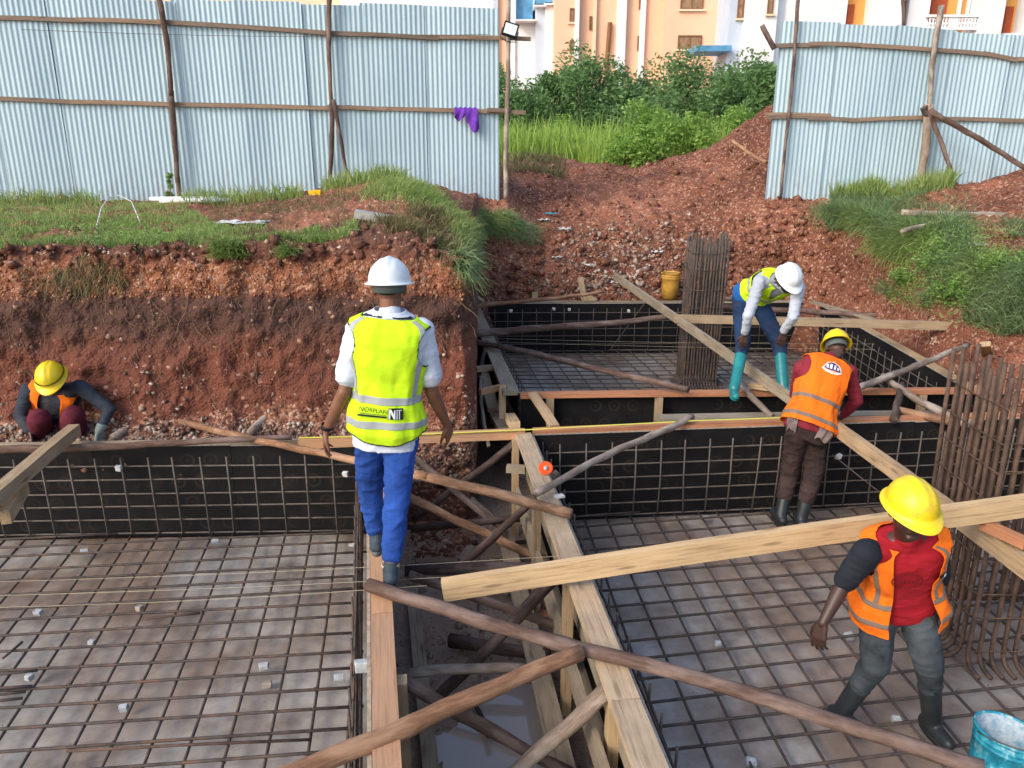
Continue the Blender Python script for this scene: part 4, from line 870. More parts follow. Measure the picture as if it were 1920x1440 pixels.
# blue bucket
x = N('blue_bucket_plastic', .45, 0, .4); co = x.coords(); f_ = x.noise(x.coords(scale=(1, 1, .6)), 9, 8, .75)
x.col(x.ramp(f_, [(.40, (.01, .16, .25)), (.52, (.02, .30, .42)), (.60, (.42, .55, .58))])); x.bump(f_, .4, .004); bkm = x.m
x = N('cement_coated_plastic', .85); f_ = x.noise(x.coords(), 22, 8, .75); x.col(x.ramp(f_, [(.35, (.16, .32, .42)), (.5, (.38, .48, .54)), (.7, (.62, .66, .68))])); x.bump(f_, .5, .004); bki = x.m
def bucket(label, loc, r0, r1, h, m_out, m_in, tilt=(0, 0), cat='bucket'):
    o = empty('bucket', loc, label, cat); Mx = Matrix.Translation(loc)@Matrix.Rotation(tilt[0], 4, 'X')@Matrix.Rotation(tilt[1], 4, 'Y')
    put('body', lathe([(.001, 0), (r0, 0), (r0+(r1-r0)*.5, h*.5), (r1*.955, h*.78), (r1*.99, h*.79), (r1*.965, h*.80), (r1*.975, h*.86), (r1*1.0, h*.87), (r1*.98, h*.88), (r1*.985, h*.97)]), m_out, o, Mx, True)
    put('inside', lathe([(.001, .01), (r0*.95, .01), (r1*.955, h*.97)]), m_in, o, Mx, True)
    put('rim', lathe([(r1*.955, h*.965), (r1*.955, h), (r1*1.03, h*1.0), (r1*1.03, h*.955), (r1*.98, h*.955)]), m_out, o, Mx, True)
    ar = [Mx@Vector((r1*1.03*math.cos(a), r1*1.03*math.sin(a)*.35+r1*.95*math.sin(a), h*.93-.06*math.sin(a))) for a in np.linspace(math.pi, 2*math.pi, 16)]
    put('handle', curve_me([ar], .004, 5), M['wire'], o, None, True); return o
bb = P(1878, 1392, -.50); bucket('blue paint bucket splashed with grey cement at the bottom right corner', (bb.x, bb.y, -.77), .125, .155, .33, bkm, bki, (-.05, .12))
yb = simple('yellow_plastic', (.60, .33, .06), .5, .2, 6, 0); ybl = P(1262, 566, .02); bucket('pale yellow bucket standing behind the far bay', (ybl.x, ybl.y+.3, .02), .12, .15, .42, yb, yb)
# spacers of concrete on the mats
sp_m = simple('spacer_concrete', (.42, .45, .46), .85, .25, 25, .4)
def block(loc, s, rz, name, label, cat, mt, group=None, tilt=0.0):
    bm = bmesh.new(); bmesh.ops.create_cube(bm, size=1, matrix=Matrix.Diagonal((*s, 1)))
    for v in bm.verts: v.co += Vector((R(-1, 1), R(-1, 1), R(-1, 1)))*min(s)*.12
    bmesh.ops.bevel(bm, geom=bm.edges[:], offset=min(s)*.08, segments=1, affect='EDGES')
    return tag(put(name, bm2me(bm), mt, None, Matrix.Translation(loc)@Matrix.Rotation(rz, 4, 'Z')@Matrix.Rotation(tilt, 4, 'X')), label, cat, group)
for u, v, lb in ((405, 1016, 'white concrete spacer near the far edge of the left mat'), (158, 1037, 'small broken spacer left of the far white one'), (72, 1150, 'bluish white spacer at the left margin of the mat'), (262, 1142, 'dark grey spacer in the middle of the left mat'), (172, 1207, 'small chipped spacer at the left of the left mat'), (495, 1252, 'bright white square spacer near the orange plank'), (500, 1278, 'dark concrete block right below the bright white spacer'), (232, 1330, 'grey wedge shaped spacer near the bottom of the left mat'), (55, 1272, 'pale spacer beside the loose bars at the left edge'), (636, 1275, 'white spacer beside the side mesh of the left bay'), (660, 1022, 'pale spacer below the walker\'s rear shoe'),
                (1322, 972, 'white concrete spacer near the far mesh of the right bay'), (1346, 1208, 'grey spacer in the middle of the right mat'), (1592, 1195, 'large pale spacer at the front worker\'s knee'), (1408, 1434, 'white spacer at the bottom of the right mat'), (1680, 1352, 'pale spacer between the front worker\'s boots')):
    p = P(u, v, -.80); big = 1.25 if 'white' in lb or 'large' in lb else 1; block(Vector((p.x, p.y, -.79 if 'right below' not in lb else -.82)), (.046*big, .038*big, .036), R(-.5, .5), 'concrete_spacer', lb, 'spacer', sp_m if 'dark' not in lb else M['concrete'], 'concrete spacers on the rebar mats', R(-.3, .3))
wht = simple('white_paper', (.72, .72, .70), .9, .2, 20, .3)
for u, v, z, lb in ((228, 873, -.16, 'torn white spacer wedged in the left upright grid'), (650, 884, -.2, 'white scrap of paper in the upright grid beside the walker'), (1038, 578, -.1, 'white clip on the back grid left'), (1067, 579, -.1, 'white clip on the back grid right of the first'), (1178, 582, -.1, 'white clip on the back grid under the diagonal beam'), (958, 582, -.1, 'faint white clip at the left end of the back grid'), (1676, 655, -.12, 'white clip on the right side grid of the far bay'), (1782, 697, -.12, 'white clip on the right side grid near the column cage'), (1568, 852, -.25, 'white rag on the far grid of the right bay behind the beam')):
    p = P(u, v, z); k = .035 if z < -.14 else .032; block(p+Vector((0, -.05, 0)), (k*1.3, .035, k*1.3), R(-.4, .4), 'grid_clip', lb, 'clip', wht, 'white clips on the upright grids', .2)
# loose bars at the left edge and on the left mat
for u0, v0, u1, v1, lb in ((-60, 1268, 70, 1258, 'topmost loose bar sticking in at the left edge'), (-60, 1292, 60, 1287, 'second loose bar at the left edge'), (-60, 1306, 48, 1298, 'third loose bar at the left edge'), (-60, 1318, 42, 1310, 'lowest loose bar at the left edge'), (5, 1235, 42, 1203, 'short loose bar lying askew at the left edge'), (125, 1407, 582, 1387, 'rusty loose bar lying along the near part of the left mat'), (270, 1160, 375, 1150, 'short rusty bar lapped on the left mat')):
    me = bar_me((P(u1, v1, -.745)-P(u0, v0, -.745)).length, .0085, .003, seed=u0); tag(put('loose_bar', me, M['rebar_rust' if 'rusty' in lb else 'rebar'], None, frame(P(u0, v0, -.745), P(u1, v1, -.745)), True), lb, 'rebar', 'loose bars on the left mat')
# tape, strings
yel = simple('yellow_tape', (.75, .72, .10), .5, .05, 10, 0)
def strip_me(pts, w, th=.0015):
    V_, F_ = [], []
    for p in pts: p = Vector(p); V_ += [p+Vector((0, -w/2, 0)), p+Vector((0, w/2, 0)), p+Vector((0, w/2, th)), p+Vector((0, -w/2, th))]
    for i in range(len(pts)-1):
        for k in range(4): F_.append((4*i+k, 4*i+(k+1) % 4, 4*i+4+(k+1) % 4, 4*i+4+k))
    return mesh(V_, F_)
tag(put('measuring_tape', strip_me([P(560, 821, .05), P(700, 818, .05), P(985, 806, .048), P(1150, 797, .055), P(1300, 789, .06), P(1472, 783, .075)], .022), yel), 'yellow measuring tape stretched along the far edge of both bays', 'tape')
for k, (a, b, lb) in enumerate(((P(-40, 1092, .02), P(1090, 1040, .02), 'thin string line stretched behind the walker\'s shoes'), (P(-40, 1118, .02), P(1100, 1066, .02), 'thin string line crossing at the walker\'s front shoe'), (P(-40, 1140, .02), P(800, 1098, .02), 'pale string line nearest the dark pole'), (P(900, 634, .02), P(1640, 645, .02), 'thin string stretched over the far bay'), (P(900, 640, -.02), P(1640, 655, -.02), 'second thin string stretched over the far bay'))):
    n = 30; pts = [a.lerp(b, i/n)+Vector((0, 0, -.02*math.sin(math.pi*i/n))) for i in range(n+1)]; tag(put('string_line', curve_me([pts], .0014, 4), simple('string%d' % k, (.45, .40, .28), .8, .1, 5, 0) if k == 0 else bpy.data.materials['string0']), lb, 'string')
put_w = [(P(1418, 520, .6), P(1290, 655, -.3), 'thin wire slanting over the back of the far bay')]
tag(put('tie_wire', curve_me([[J(1232, 500, 11.6), J(1215, 560, 11.4), P(1145, 655, -.6)]], .008, 5), M['rebar']), 'crooked bar leaning in the back grid of the far bay', 'rebar')
tag(put('tie_wire', curve_me([[P(1560, 852, -.2), P(1620, 900, -.35), P(1665, 935, -.5)]], .004, 5), M['wire']), 'loose wire hanging over the far grid of the right bay', 'wire')
# orange cap, paper, yellow block, litter
ocp = simple('orange_plastic', (.78, .10, .02), .4, .1, 10, 0); c = P(1023, 888, .012); oc = empty('orange_cap', c, 'round orange cap lying on the pale plank', 'cap')
put('disc', lathe([(.001, .004), (.052, .004), (.056, .014), (.050, .018), (.034, .008), (.001, .008)]), ocp, oc, Matrix.Translation(c+Vector((0, 0, .04)))@Matrix.Rotation(.8, 4, 'X'), True); put('knob', lathe([(.016, .008), (.016, .022), (.001, .024)], 16), sp_m, oc, Matrix.Translation(c+Vector((0, 0, .04)))@Matrix.Rotation(.8, 4, 'X'), True)
tag(put('crumpled_paper', box_me(.07, .05, .012, .002), wht, None, Matrix.Translation(P(1040, 932, .018))@Matrix.Rotation(.4, 4, 'Z')), 'scrap of pale blue paper on the pale plank', 'paper')
yb2 = surf(584, 5.87)+Vector((0, 0, .06)); block(yb2, (.17, .10, .07), .1, 'yellow_block', 'small bright yellow block on the red dirt by the left fence', 'block', simple('bright_yellow', (.85, .50, .01), .5, .05, 8, 0))
block(P(682, 1241, -.02)+Vector((0, 0, -.02)), (.09, .05, .05), .2, 'concrete_spacer', 'white spacer hooked on the side mesh beside the orange plank', 'spacer', sp_m)
def rag(label, cat, p, s, mt, sd):
    rnd = random.Random(sd); ph = [rnd.uniform(0, 6) for _ in range(6)]
    def fn(i, j): return (p.x+(i-.5)*s*1.6+.1*s*math.sin(j*9+ph[0]), p.y+(j-.5)*s*.9, p.z+.03+s*(.07 if s > .3 else .22)*abs(math.sin(i*7+ph[1])*math.cos(j*6+ph[2]))+s*(.04 if s > .3 else .12)*math.sin(i*13+ph[3])*math.sin(j*11))
    return cloth('plastic_litter', label, cat, fn, 12, 10, mt, .003)
plb = simple('blue_plastic_bag', (.08, .34, .52), .4, .3, 10, .2); plw = simple('white_plastic_bag', (.55, .57, .56), .5, .3, 12, .2)
for u, s_, sz, mt, lb in ((1036, 5.28, .13, plb, 'crumpled blue plastic bag on the dirt ramp'), (1022, 5.12, .12, plw, 'white plastic scrap beside the blue bag'), (1062, 5.02, .13, plw, 'flattened white plastic on the dirt ramp'), (1048, 3.9, .10, plw, 'white plastic tuft lower on the ramp, left'), (1112, 3.6, .10, plw, 'white plastic tuft lower on the ramp, middle'), (1245, 4.0, .12, plw, 'bluish white plastic behind the rebar bundle'), (1170, 2.9, .15, plw, 'bunched white plastic above the diagonal beam'), (1155, 4.9, .08, plw, 'small white scrap high on the ramp')):
    rag(lb, 'litter', surf(u, s_), sz, mt, u)
rag('whitish sheet of plastic on the lawn', 'litter', surf(440, 5.36)+Vector((0, 0, -.03)), .36, plw, 3); rag('white cement bag scrap on the right slope', 'litter', surf(1860, 4.6), .14, plw, 5)
hs = [surf(u, s)+Vector((0, 0, h)) for u, s, h in ((158, 5.28, .03), (172, 5.4, .16), (188, 5.5, .26), (210, 5.5, .27), (232, 5.45, .22), (243, 5.35, .05))]
tag(put('plastic_hose', curve_me([hs], .007, 6), plw, None, None, True), 'pale hose arching over the lawn', 'hose')
pp = [surf(268, 5.95)+Vector((0, 0, .05)), surf(400, 5.95)+Vector((0, 0, .07))]; tag(put('plastic_pipe', curve_me([pp, [p+Vector((.2, -.12, -.02)) for p in pp]], .035, 8), white, None, None, True), 'two white plastic pipes lying at the foot of the left fence', 'pipe')
for i, (u, s_, w_, lb) in enumerate(((925, 4.75, 22, 'long grass clump spilling over the bank corner'), (968, 4.6, 20, 'drooping grey green grass clump right of the bank corner'), (880, 4.9, 24, 'long grass clump on the bank corner top'))):
    it = []
    for _ in range(1500):
        uu = u+random.gauss(0, w_); p = surf(uu, s_+R(-.25, .55)); it.append((p, Vector((random.gauss(.35, .45), random.gauss(-.75, .3), random.gauss(.25, .4))).normalized(), R(.10, .32), .0036))
    o = blades('grass_clump', it, M['grass_dark'] if i else M['grass'], lb); del o['kind']; tag(o, None, 'grass clump')

for i, (u, s_, w_, lb) in enumerate(((1590, 5.0, 22, 'grass clump nearest the right fence edge on the right bank'), (1630, 4.75, 22, 'drooping grass clump above the peg on the right bank'), (1690, 4.9, 26, 'thick grass clump in the middle of the right bank top'), (1745, 4.6, 24, 'grass clump above the leafy creeper'), (1800, 5.0, 22, 'grass clump below the long grey log'), (1880, 4.1, 26, 'long grass clump at the right edge above the column cage'), (1960, 3.9, 30, 'grass hanging at the far right margin'), (1700, 4.1, 18, 'grass tuft hanging low beside the level beam end'))):
    it = []
    for _ in range(1500):
        uu = u+random.gauss(0, w_); p = surf(uu, s_+R(-.3, .3)); it.append((p, Vector((random.gauss(-.35, .45), random.gauss(-.6, .35), random.gauss(.35, .4))).normalized(), R(.14, .46), .0045))
    o = blades('grass_clump', it, M['grass_dark'] if i % 2 == 0 else M['grass'], lb); del o['kind']; tag(o, None, 'grass clump')
for u, s_, r_, lb in ((1790, 4.1, .34, 'leafy green shrub in the middle of the right bank'), (1850, 3.5, .38, 'leafy green shrub low on the bank above the column cage'), (1935, 4.3, .42, 'leafy shrub at the right edge of the picture'), (1735, 3.5, .26, 'small leafy shrub over the end of the level beam')):
    p = surf(u, s_); o = empty('shrub', p, lb, 'shrub', None); cc, bl = blob_pts(p.x, p.y-.05, p.z-.05, r_*1.2, r_*.8, r_*.9, 12, u)
    leaves('foliage', cc, 2600, .019, M['weed'], o); bm = bmesh.new()
    for b_, q_ in bl[:7]: limb(bm, p, b_, .012, .006)
    put('stem', bm2me(bm), M['bark'], o)

for u, v, L_, rz, mt, lb in ((1000, 1010, .35, .3, 'bark_dark', 'short wet stick lying across the trench mud at the far end'), (875, 1040, .22, 1.2, 'pine_grey', 'small muddy offcut near the walker on the trench floor'), (1010, 1160, .16, .6, 'pine_orange', 'chunk of broken timber under the long beam'), (905, 1345, .30, 1.9, 'bark_dark', 'thin wet stick beside the puddle')):
    p = P(u, v, -.91); d_ = Vector((math.cos(rz), math.sin(rz), .05))*L_/2
    if 'stick' in lb: pole(p-d_, p+d_, .018, .014, mt, lb)
    else: tb(lb, p-d_, p+d_, .08, .05, mt)
# ---------------------------------------------------------------- people
TMP = bpy.data.scenes.new('workbench')     # a bench for growing single skins, removed at the end
JUNK = []
def rc(bm, p, q, r1, r2, n=14):          # rounded cone
    p, q = Vector(p), Vector(q); Mx = frame(p, q); L = (q-p).length; rings = []
    prof = [(-r1*math.sin(a), r1*math.cos(a)) for a in (1.3, .9, .45, 0)]+[(L+r2*math.sin(a), r2*math.cos(a)) for a in (0, .45, .9, 1.3)]
    for x, r in prof: rings.append([bm.verts.new(Mx@Vector((x, r*math.cos(6.28318*k/n), r*math.sin(6.28318*k/n)))) for k in range(n)])
    for a, b in zip(rings, rings[1:]):
        for k in range(n): bm.faces.new((a[k], a[(k+1) % n], b[(k+1) % n], b[k]))
    bm.faces.new(rings[0][::-1]); bm.faces.new(rings[-1])
def ell(bm, Mx): bmesh.ops.create_uvsphere(bm, u_segments=18, v_segments=12, radius=1, matrix=Mx)
def loft(bm, rings):
    rs = [[bm.verts.new(p) for p in r] for r in rings]; n = len(rs[0])
    for a, b in zip(rs, rs[1:]):
        for k in range(n): bm.faces.new((a[k], a[(k+1) % n], b[(k+1) % n], b[k]))
    bm.faces.new(rs[0][::-1]); bm.faces.new(rs[-1])
def remesh(bm, vox, smooth=5, disp=None, shrink=0):
    me = bpy.data.meshes.new('t'); bmesh.ops.recalc_face_normals(bm, faces=bm.faces[:]); bm.to_mesh(me); bm.free(); o = bpy.data.objects.new('t', me); TMP.collection.objects.link(o)
    md = o.modifiers.new('r', 'REMESH'); md.mode = 'VOXEL'; md.voxel_size = vox
    if smooth: m2 = o.modifiers.new('s', 'SMOOTH'); m2.iterations = smooth; m2.factor = .5
    TMP.view_layers[0].update(); dg = TMP.view_layers[0].depsgraph; out = bpy.data.meshes.new_from_object(o.evaluated_get(dg)); TMP.collection.objects.unlink(o); JUNK.extend((o, me))
    if disp:
        k = len(out.vertices); co = np.empty(k*3, 'f'); no = np.empty(k*3, 'f'); out.vertices.foreach_get('co', co); out.vertex_normals.foreach_get('vector', no)
        co = co.reshape(-1, 3); d = np.array([disp(Vector(p)) for p in co.tolist()], 'f')[:, None]; out.vertices.foreach_set('co', (co+no.reshape(-1, 3)*d).ravel()); out.update()
    out.polygons.foreach_set('use_smooth', [True]*len(out.polygons)); return out
def folds(amp, sc, seed, ax=(1, 1, 2.2)):
    off = Vector((seed*3.1, seed*1.7, seed))
    def f(p):
        q = Vector((p.x*ax[0], p.y*ax[1], p.z*ax[2]))*sc+off
        r = 1-abs(noise.noise(q))*2; return amp*(r*r*.9-.35+.4*noise.noise(q*2.3))
    return f
# torso cross sections from hip (0) to neck (1): t, half width, half depth, forward offset
TOR = [(-.10, .150, .100, 0), (0, .178, .118, -.005), (.12, .176, .118, 0), (.28, .158, .108, .008), (.45, .166, .112, .008), (.62, .186, .120, 0), (.76, .198, .116, -.008), (.85, .200, .100, -.012), (.90, .182, .080, -.012), (.945, .128, .066, -.010), (.972, .086, .060, -.006), (1.0, .060, .058, 0)]
class Torso:
    def __init__(s, pel, neck, right, bend=0.0, scale=1.0):
        s.p = Vector(pel); s.n = Vector(neck); s.sc = scale; up = (s.n-s.p).normalized(); r = Vector(right); r = (r-up*r.dot(up)).normalized(); s.r = r; s.f = up.cross(r)*-1
        s.f = r.cross(up)*-1; s.c = (s.p+s.n)/2-s.f*bend
    def ctr(s, t):
        if t < 0: d = (s.c-s.p).normalized(); return s.p+d*t*(s.n-s.p).length
        if t > 1: d = (s.n-s.c).normalized(); return s.n+d*(t-1)*(s.n-s.p).length
        return s.p*(1-t)**2+s.c*2*t*(1-t)+s.n*t*t
    def at(s, t, a, inf=0.0, fl=0.0):    # a = 0 right, pi/2 front
        T_ = [k[0] for k in TOR]; w = np.interp(t, T_, [k[1] for k in TOR])*s.sc+inf; d = np.interp(t, T_, [k[2] for k in TOR])*s.sc+inf+fl; o = np.interp(t, T_, [k[3] for k in TOR])
        up = (s.ctr(min(t+.02, 1.02))-s.ctr(t-.02)).normalized(); f = s.r.cross(up)*-1 if False else up.cross(s.r); 
        if f.dot(s.f) < 0: f = -f
        ca, sa = math.cos(a), math.sin(a); e = .82; x = w*math.copysign(abs(ca)**e, ca); y = d*math.copysign(abs(sa)**e, sa)
        return s.ctr(t)+s.r*x+f*(y+o)
    def rings(s, t0, t1, inf=0.0, n=28, m=18): return [[s.at(t0+(t1-t0)*i/m, 6.28318*k/n, inf) for k in range(n)] for i in range(m+1)]
def grid_part(name, T, t0, t1, a0, a1, nt, na, inf, mt, parent, keep=None, th=.003, wave=None):
    V_, F_ = [], []; ok = {}
    for i in range(nt+1):
        t = t0+(t1-t0)*i/nt
        for k in range(na+1):
            a = a0+(a1-a0)*k/na; x = inf(t, a) if callable(inf) else inf; V_.append(T.at(t, a, x))
    for i in range(nt):
        for k in range(na):
            t = t0+(t1-t0)*(i+.5)/nt; a = a0+(a1-a0)*(k+.5)/na
            if keep and not keep(t, a): continue
            q = i*(na+1)+k; F_.append((q, q+1, q+na+2, q+na+1))
    me = mesh(V_, F_); bm = bmesh.new(); bm.from_mesh(me); bmesh.ops.remove_doubles(bm, verts=bm.verts[:], dist=.0004)
    bmesh.ops.delete(bm, geom=[v for v in bm.verts if not v.link_faces], context='VERTS')
    be = [v for v in bm.verts if v.is_boundary]
    for _ in range(3): bmesh.ops.smooth_vert(bm, verts=be, factor=.5, use_axis_x=True, use_axis_y=True, use_axis_z=True)
    bm.to_mesh(me); bm.free()
    o = put(name, me, mt, parent, None, True); md = o.modifiers.new('s', 'SOLIDIFY'); md.thickness = th; md.offset = 1; return o
PI = math.pi
def cloth_m(name, c, var=.18, bump=.5, sc=30, rough=.9, dirt=.35):
    x = N(name, rough, 0, .2); co = x.coords(); a = x.noise(co, 5, 5); w = x.noise(co, sc*8, 2)
    dm = x.noise(co, 3.1, 7, .7); x.col(x.mix(x.ramp(dm, [(.56, (0,)), (.80, (dirt,))]), x.ramp(a, [(.3, tuple(k*(1-var*1.5) for k in c)), (.7, tuple(min(1, k*(1+var)) for k in c))]), (.13, .075, .05))); 
    h = x.math('ADD', x.noise(x.coords(scale=(1, 1, 2)), 14, 6, .6), x.math('MULTIPLY', w, .15)); x.bump(h, bump, .012); return x.m
skins = {'brown': simple('skin_brown', (.19, .085, .050), .5, .12, 9, .15, spec=.4), 'dark': simple('skin_dark', (.055, .028, .022), .45, .15, 9, .15, spec=.45), 'mid': simple('skin_deep_brown', (.10, .050, .036), .45, .12, 9, .15, spec=.45)}
hairm = simple('black_hair', (.012, .010, .010), .8, .3, 60, .8)
lime = cloth_m('lime_fabric', (.56, .86, .02), .05, .35, dirt=.06); orange = cloth_m('orange_fabric', (.86, .17, .012), .08, .4)
refl = cloth_m('reflective_tape', (.34, .37, .38), .08, .15, rough=.4); refl_br = cloth_m('dirty_reflective_tape', (.20, .155, .125), .12, .2, rough=.5); pip = simple('black_piping', (.015, .015, .016), .7, .1, 10, 0)
def helm_m(name, c, dirt):
    x = N(name, .35, 0, .5); co = x.coords(); a = x.noise(co, 9, 8, .75); b = x.noise(co, 26, 6, .8)
    m_ = x.math('MULTIPLY', x.ramp(a, [(.5, (0,)), (.68, (dirt,))]), x.ramp(b, [(.4, (.2,)), (.6, (1,))])); x.col(x.mix(m_, c, (.25, .17, .11))); x.l(x.ramp(a, [(.4, (.28,)), (.65, (.55,))]), x.b.inputs['Roughness']); return x.m
yhelm = helm_m('yellow_helmet', (.80, .58, .01), .55); whelm = helm_m('white_helmet', (.66, .72, .77), .18)
def helmet(par, c, up_, fwd, mt, k=1.0, band=None, strap=None, dirt=False):
    up_ = Vector(up_).normalized(); f = Vector(fwd); f = (f-up_*f.dot(up_)).normalized(); r = f.cross(up_)
    Mx = Matrix((r, f, up_)).transposed().to_4x4(); Mx.translation = Vector(c)
    V_, F_ = [], []; n = 56; prof = []
    for i in range(15): a = (PI/2)*(1-i/14); prof.append((math.cos(a), math.sin(a), 0))
    prof += [(1.03, -.04, 0), (1.10, -.07, 1), (1.17, -.10, 1), (1.175, -.13, 1), (1.10, -.115, 1), (.985, -.06, 0)]
    for j, (rr, zz, br) in enumerate(prof):
        for q in range(n):
            a = 2*PI*q/n; ca, sa = math.cos(a), math.sin(a); front = max(0, sa)
            ex_ = 1+(.22*front**2 if br else 0)*((rr-1)/.17 if br else 0)
            x = .116*rr*ca; y = .138*rr*sa*ex_; z = .128*zz
            if not br and zz > .15:      # centre ridge and two side ridges
                for xc, wd, hh in ((0, .018, .008), (.045, .010, .004), (-.045, .010, .004)): z += hh*math.exp(-((x-xc)/wd)**2)*min(1, (zz-.15)*3)
            if br: z -= .018*front
            V_.append(Vector((x, y, z))*k)
    m = len(prof)
    for j in range(m-1):
        for q in range(n): F_.append((j*n+q, j*n+(q+1) % n, (j+1)*n+(q+1) % n, (j+1)*n+q))
    h = put('helmet', mesh(V_, F_), mt, par, Mx, True)
    if band:                             # suspension band seen below the shell
        V_, F_ = [], []
        for z in (-.062, -.005):
            for q in range(40): a = 2*PI*q/40; V_.append(Vector((.094*math.cos(a), .112*math.sin(a), z))*k)
        for q in range(40): F_.append((q, (q+1) % 40, 40+(q+1) % 40, 40+q))
        b = put('headband', mesh(V_, F_), band, par, Mx, True); b.modifiers.new('s', 'SOLIDIFY').thickness = .006
    if strap:
        put('strap', curve_me([[Mx@(Vector((.120*math.cos(a), .142*math.sin(a), .030))*k) for a in np.linspace(0, 2*PI, 40)]], .004, 6), pip, par, None, True)
    return h
def hand_pts(W_, d, nrm, curl, thumb_side, sp=1.0, tt=.6):
    """wrist, direction to the fingertips, palm normal, curl, side (+1/-1) -> list of capsules"""
    d = Vector(d).normalized(); nrm = Vector(nrm); nrm = (nrm-d*nrm.dot(d)).normalized(); s = d.cross(nrm)*thumb_side; out = []
    W_ = Vector(W_); kn = []
    for i, (off, ln) in enumerate(((.030, .082), (.010, .088), (-.011, .084), (-.030, .072))):
        k = W_+d*(.088-.004*abs(i-1))+s*off; kn.append(k); out.append((W_+s*off*.5+d*.01, k, .0155, .0125))
        dd = d.copy(); ax = s if thumb_side else s; p = k; ll = [ln*.46, ln*.30, ln*.24]; rr = [.0098, .0088, .0078, .0068]; c = curl*(1+.15*i)
        spread = s*((1.5-i)*.07*sp)
        ang = 0
        for j in range(3):
            ang += c*(.55, .8, .55)[j]; q = p+(d*math.cos(ang)+nrm*math.sin(ang)+spread).normalized()*ll[j]; out.append((p, q, rr[j], rr[j+1])); p = q
    out.append((kn[0], kn[3], .012, .011))
    b = W_+d*.022+s*.020; t1 = b+(d*.72+s*.68+nrm*.25).normalized()*.040; t2 = t1+(d*.86+s*tt*.5+nrm*.35).normalized()*.032; t3 = t2+(d*.93+s*.05+nrm*.4).normalized()*.026
    out += [(b, t1, .0165, .0125), (t1, t2, .0118, .0102), (t2, t3, .0100, .0082)]
    return out
def person(label, S):
    o = empty('person', S['base'], label, 'person', None); T = Torso(S['pel'], S['neck'], S['right'], S.get('bend', 0), S.get('tsc', 1.0)); sk = skins[S['skin']]
    # --- the body, one continuous mesh
    bm = bmesh.new(); loft(bm, T.rings(-.08, .98, -.022, 20, 12)); hd = Vector(S['head']); hu = Vector(S['head_up']).normalized(); hf = Vector(S['face']); hf = (hf-hu*hf.dot(hu)).normalized(); hr = hf.cross(hu)
    HM = Matrix((hr, hf, hu)).transposed().to_4x4(); HM.translation = hd
    rc(bm, T.ctr(.93), hd-hu*.055-hf*.02, .056, .052)
    ell(bm, HM@Matrix.Translation((0, -.010, .025))@Matrix.Diagonal((.076, .094, .095, 1))); ell(bm, HM@Matrix.Translation((0, .030, -.045))@Matrix.Diagonal((.056, .062, .068, 1)))
    rc(bm, HM@Vector((0, .088, .005)), HM@Vector((0, .108, -.028)), .009, .014); rc(bm, HM@Vector((-.026, .076, -.062)), HM@Vector((.026, .076, -.062)), .012, .012)
    rc(bm, HM@Vector((-.018, .072, -.098)), HM@Vector((.018, .072, -.098)), .017, .017); rc(bm, HM@Vector((-.034, .080, .026)), HM@Vector((.034, .080, .026)), .010, .010)
    for s in (-1, 1): ell(bm, HM@Matrix.Translation((s*.080, -.012, -.010))@Matrix.Rotation(s*.3, 4, 'Z')@Matrix.Diagonal((.010, .020, .031, 1)))
    for A in S['arms']:
        sh, el, wr = Vector(A['sh']), Vector(A['el']), Vector(A['wr'])
        rc(bm, sh, el, .046, .037); rc(bm, el, wr.lerp(el, .55), .040, .038); rc(bm, wr.lerp(el, .55), wr, .037, .025)
        if not A.get('glove'):
            for c_ in hand_pts(wr, A['hd'], A['hn'], A.get('curl', .45), A['ts'], A.get('sp', 1)): rc(bm, *c_, n=10)
    for Lg in S['legs']: rc(bm, Lg['hip'], Lg['kn'], .070, .048); rc(bm, Lg['kn'], Lg['an'], .045, .035)
    body = put('body', remesh(bm, .0052, 3), sk, o)
    # face details
    ew = simple('eye_white', (.6, .58, .55), .3, .05, 5, 0) if 'eye_white' not in bpy.data.materials else bpy.data.materials['eye_white']
    for s in (-1, 1):
        bm = bmesh.new(); ell(bm, HM@Matrix.Translation((s*.031, .077, .004))@Matrix.Diagonal((.013, .010, .009, 1))); e = put('eye', bm2me(bm), ew, body, None, True)
        bm = bmesh.new(); ell(bm, HM@Matrix.Translation((s*.031, .086, .002))@Matrix.Diagonal((.006, .004, .006, 1))); put('iris', bm2me(bm), hairm, body, None, True)
    if S.get('hair', True):
        bm = bmesh.new(); ell(bm, HM@Matrix.Translation((0, -.014, .024))@Matrix.Diagonal((.078, .092, .092, 1))); bmesh.ops.bisect_plane(bm, geom=bm.verts[:]+bm.edges[:]+bm.faces[:], plane_co=HM@Vector((0, -.07, -.022)), plane_no=HM.to_3x3()@Vector((0, -.45, 1)), clear_inner=True); put('hair', bm2me(bm), hairm, o, None, True)
    if S.get('beard'):
        bm = bmesh.new(); ell(bm, HM@Matrix.Translation((0, .034, -.066))@Matrix.Diagonal((.057, .060, .054, 1))); put('beard', bm2me(bm), hairm, o, None, True)
    helmet(o, HM@Vector((0, -.004, .042)), hu, hf, S['helm'], .965, S.get('band'), S.get('hstrap'))
    # --- shirt
    bm = bmesh.new(); st0 = S.get('shirt_t0', -.06); loft(bm, [[T.at(t, 6.28318*k/26, .003+.024*max(0, .12-t)/.3) for k in range(26)] for t in np.linspace(st0, .955, 24)])
    for A in S['arms']:
        sh, el, wr = Vector(A['sh']), Vector(A['el']), Vector(A['wr']); cuff = A.get('cuff', .75); r_ = S.get('slr', .060)
        rc(bm, T.ctr(.78).lerp(sh, .45), sh, .072, r_)
        if cuff <= 1: rc(bm, sh, sh.lerp(el, cuff), r_, r_+.004)
        else: rc(bm, sh, el, r_+.004, r_*.86); rc(bm, el, el.lerp(wr, cuff-1), r_*.86, r_*.66)
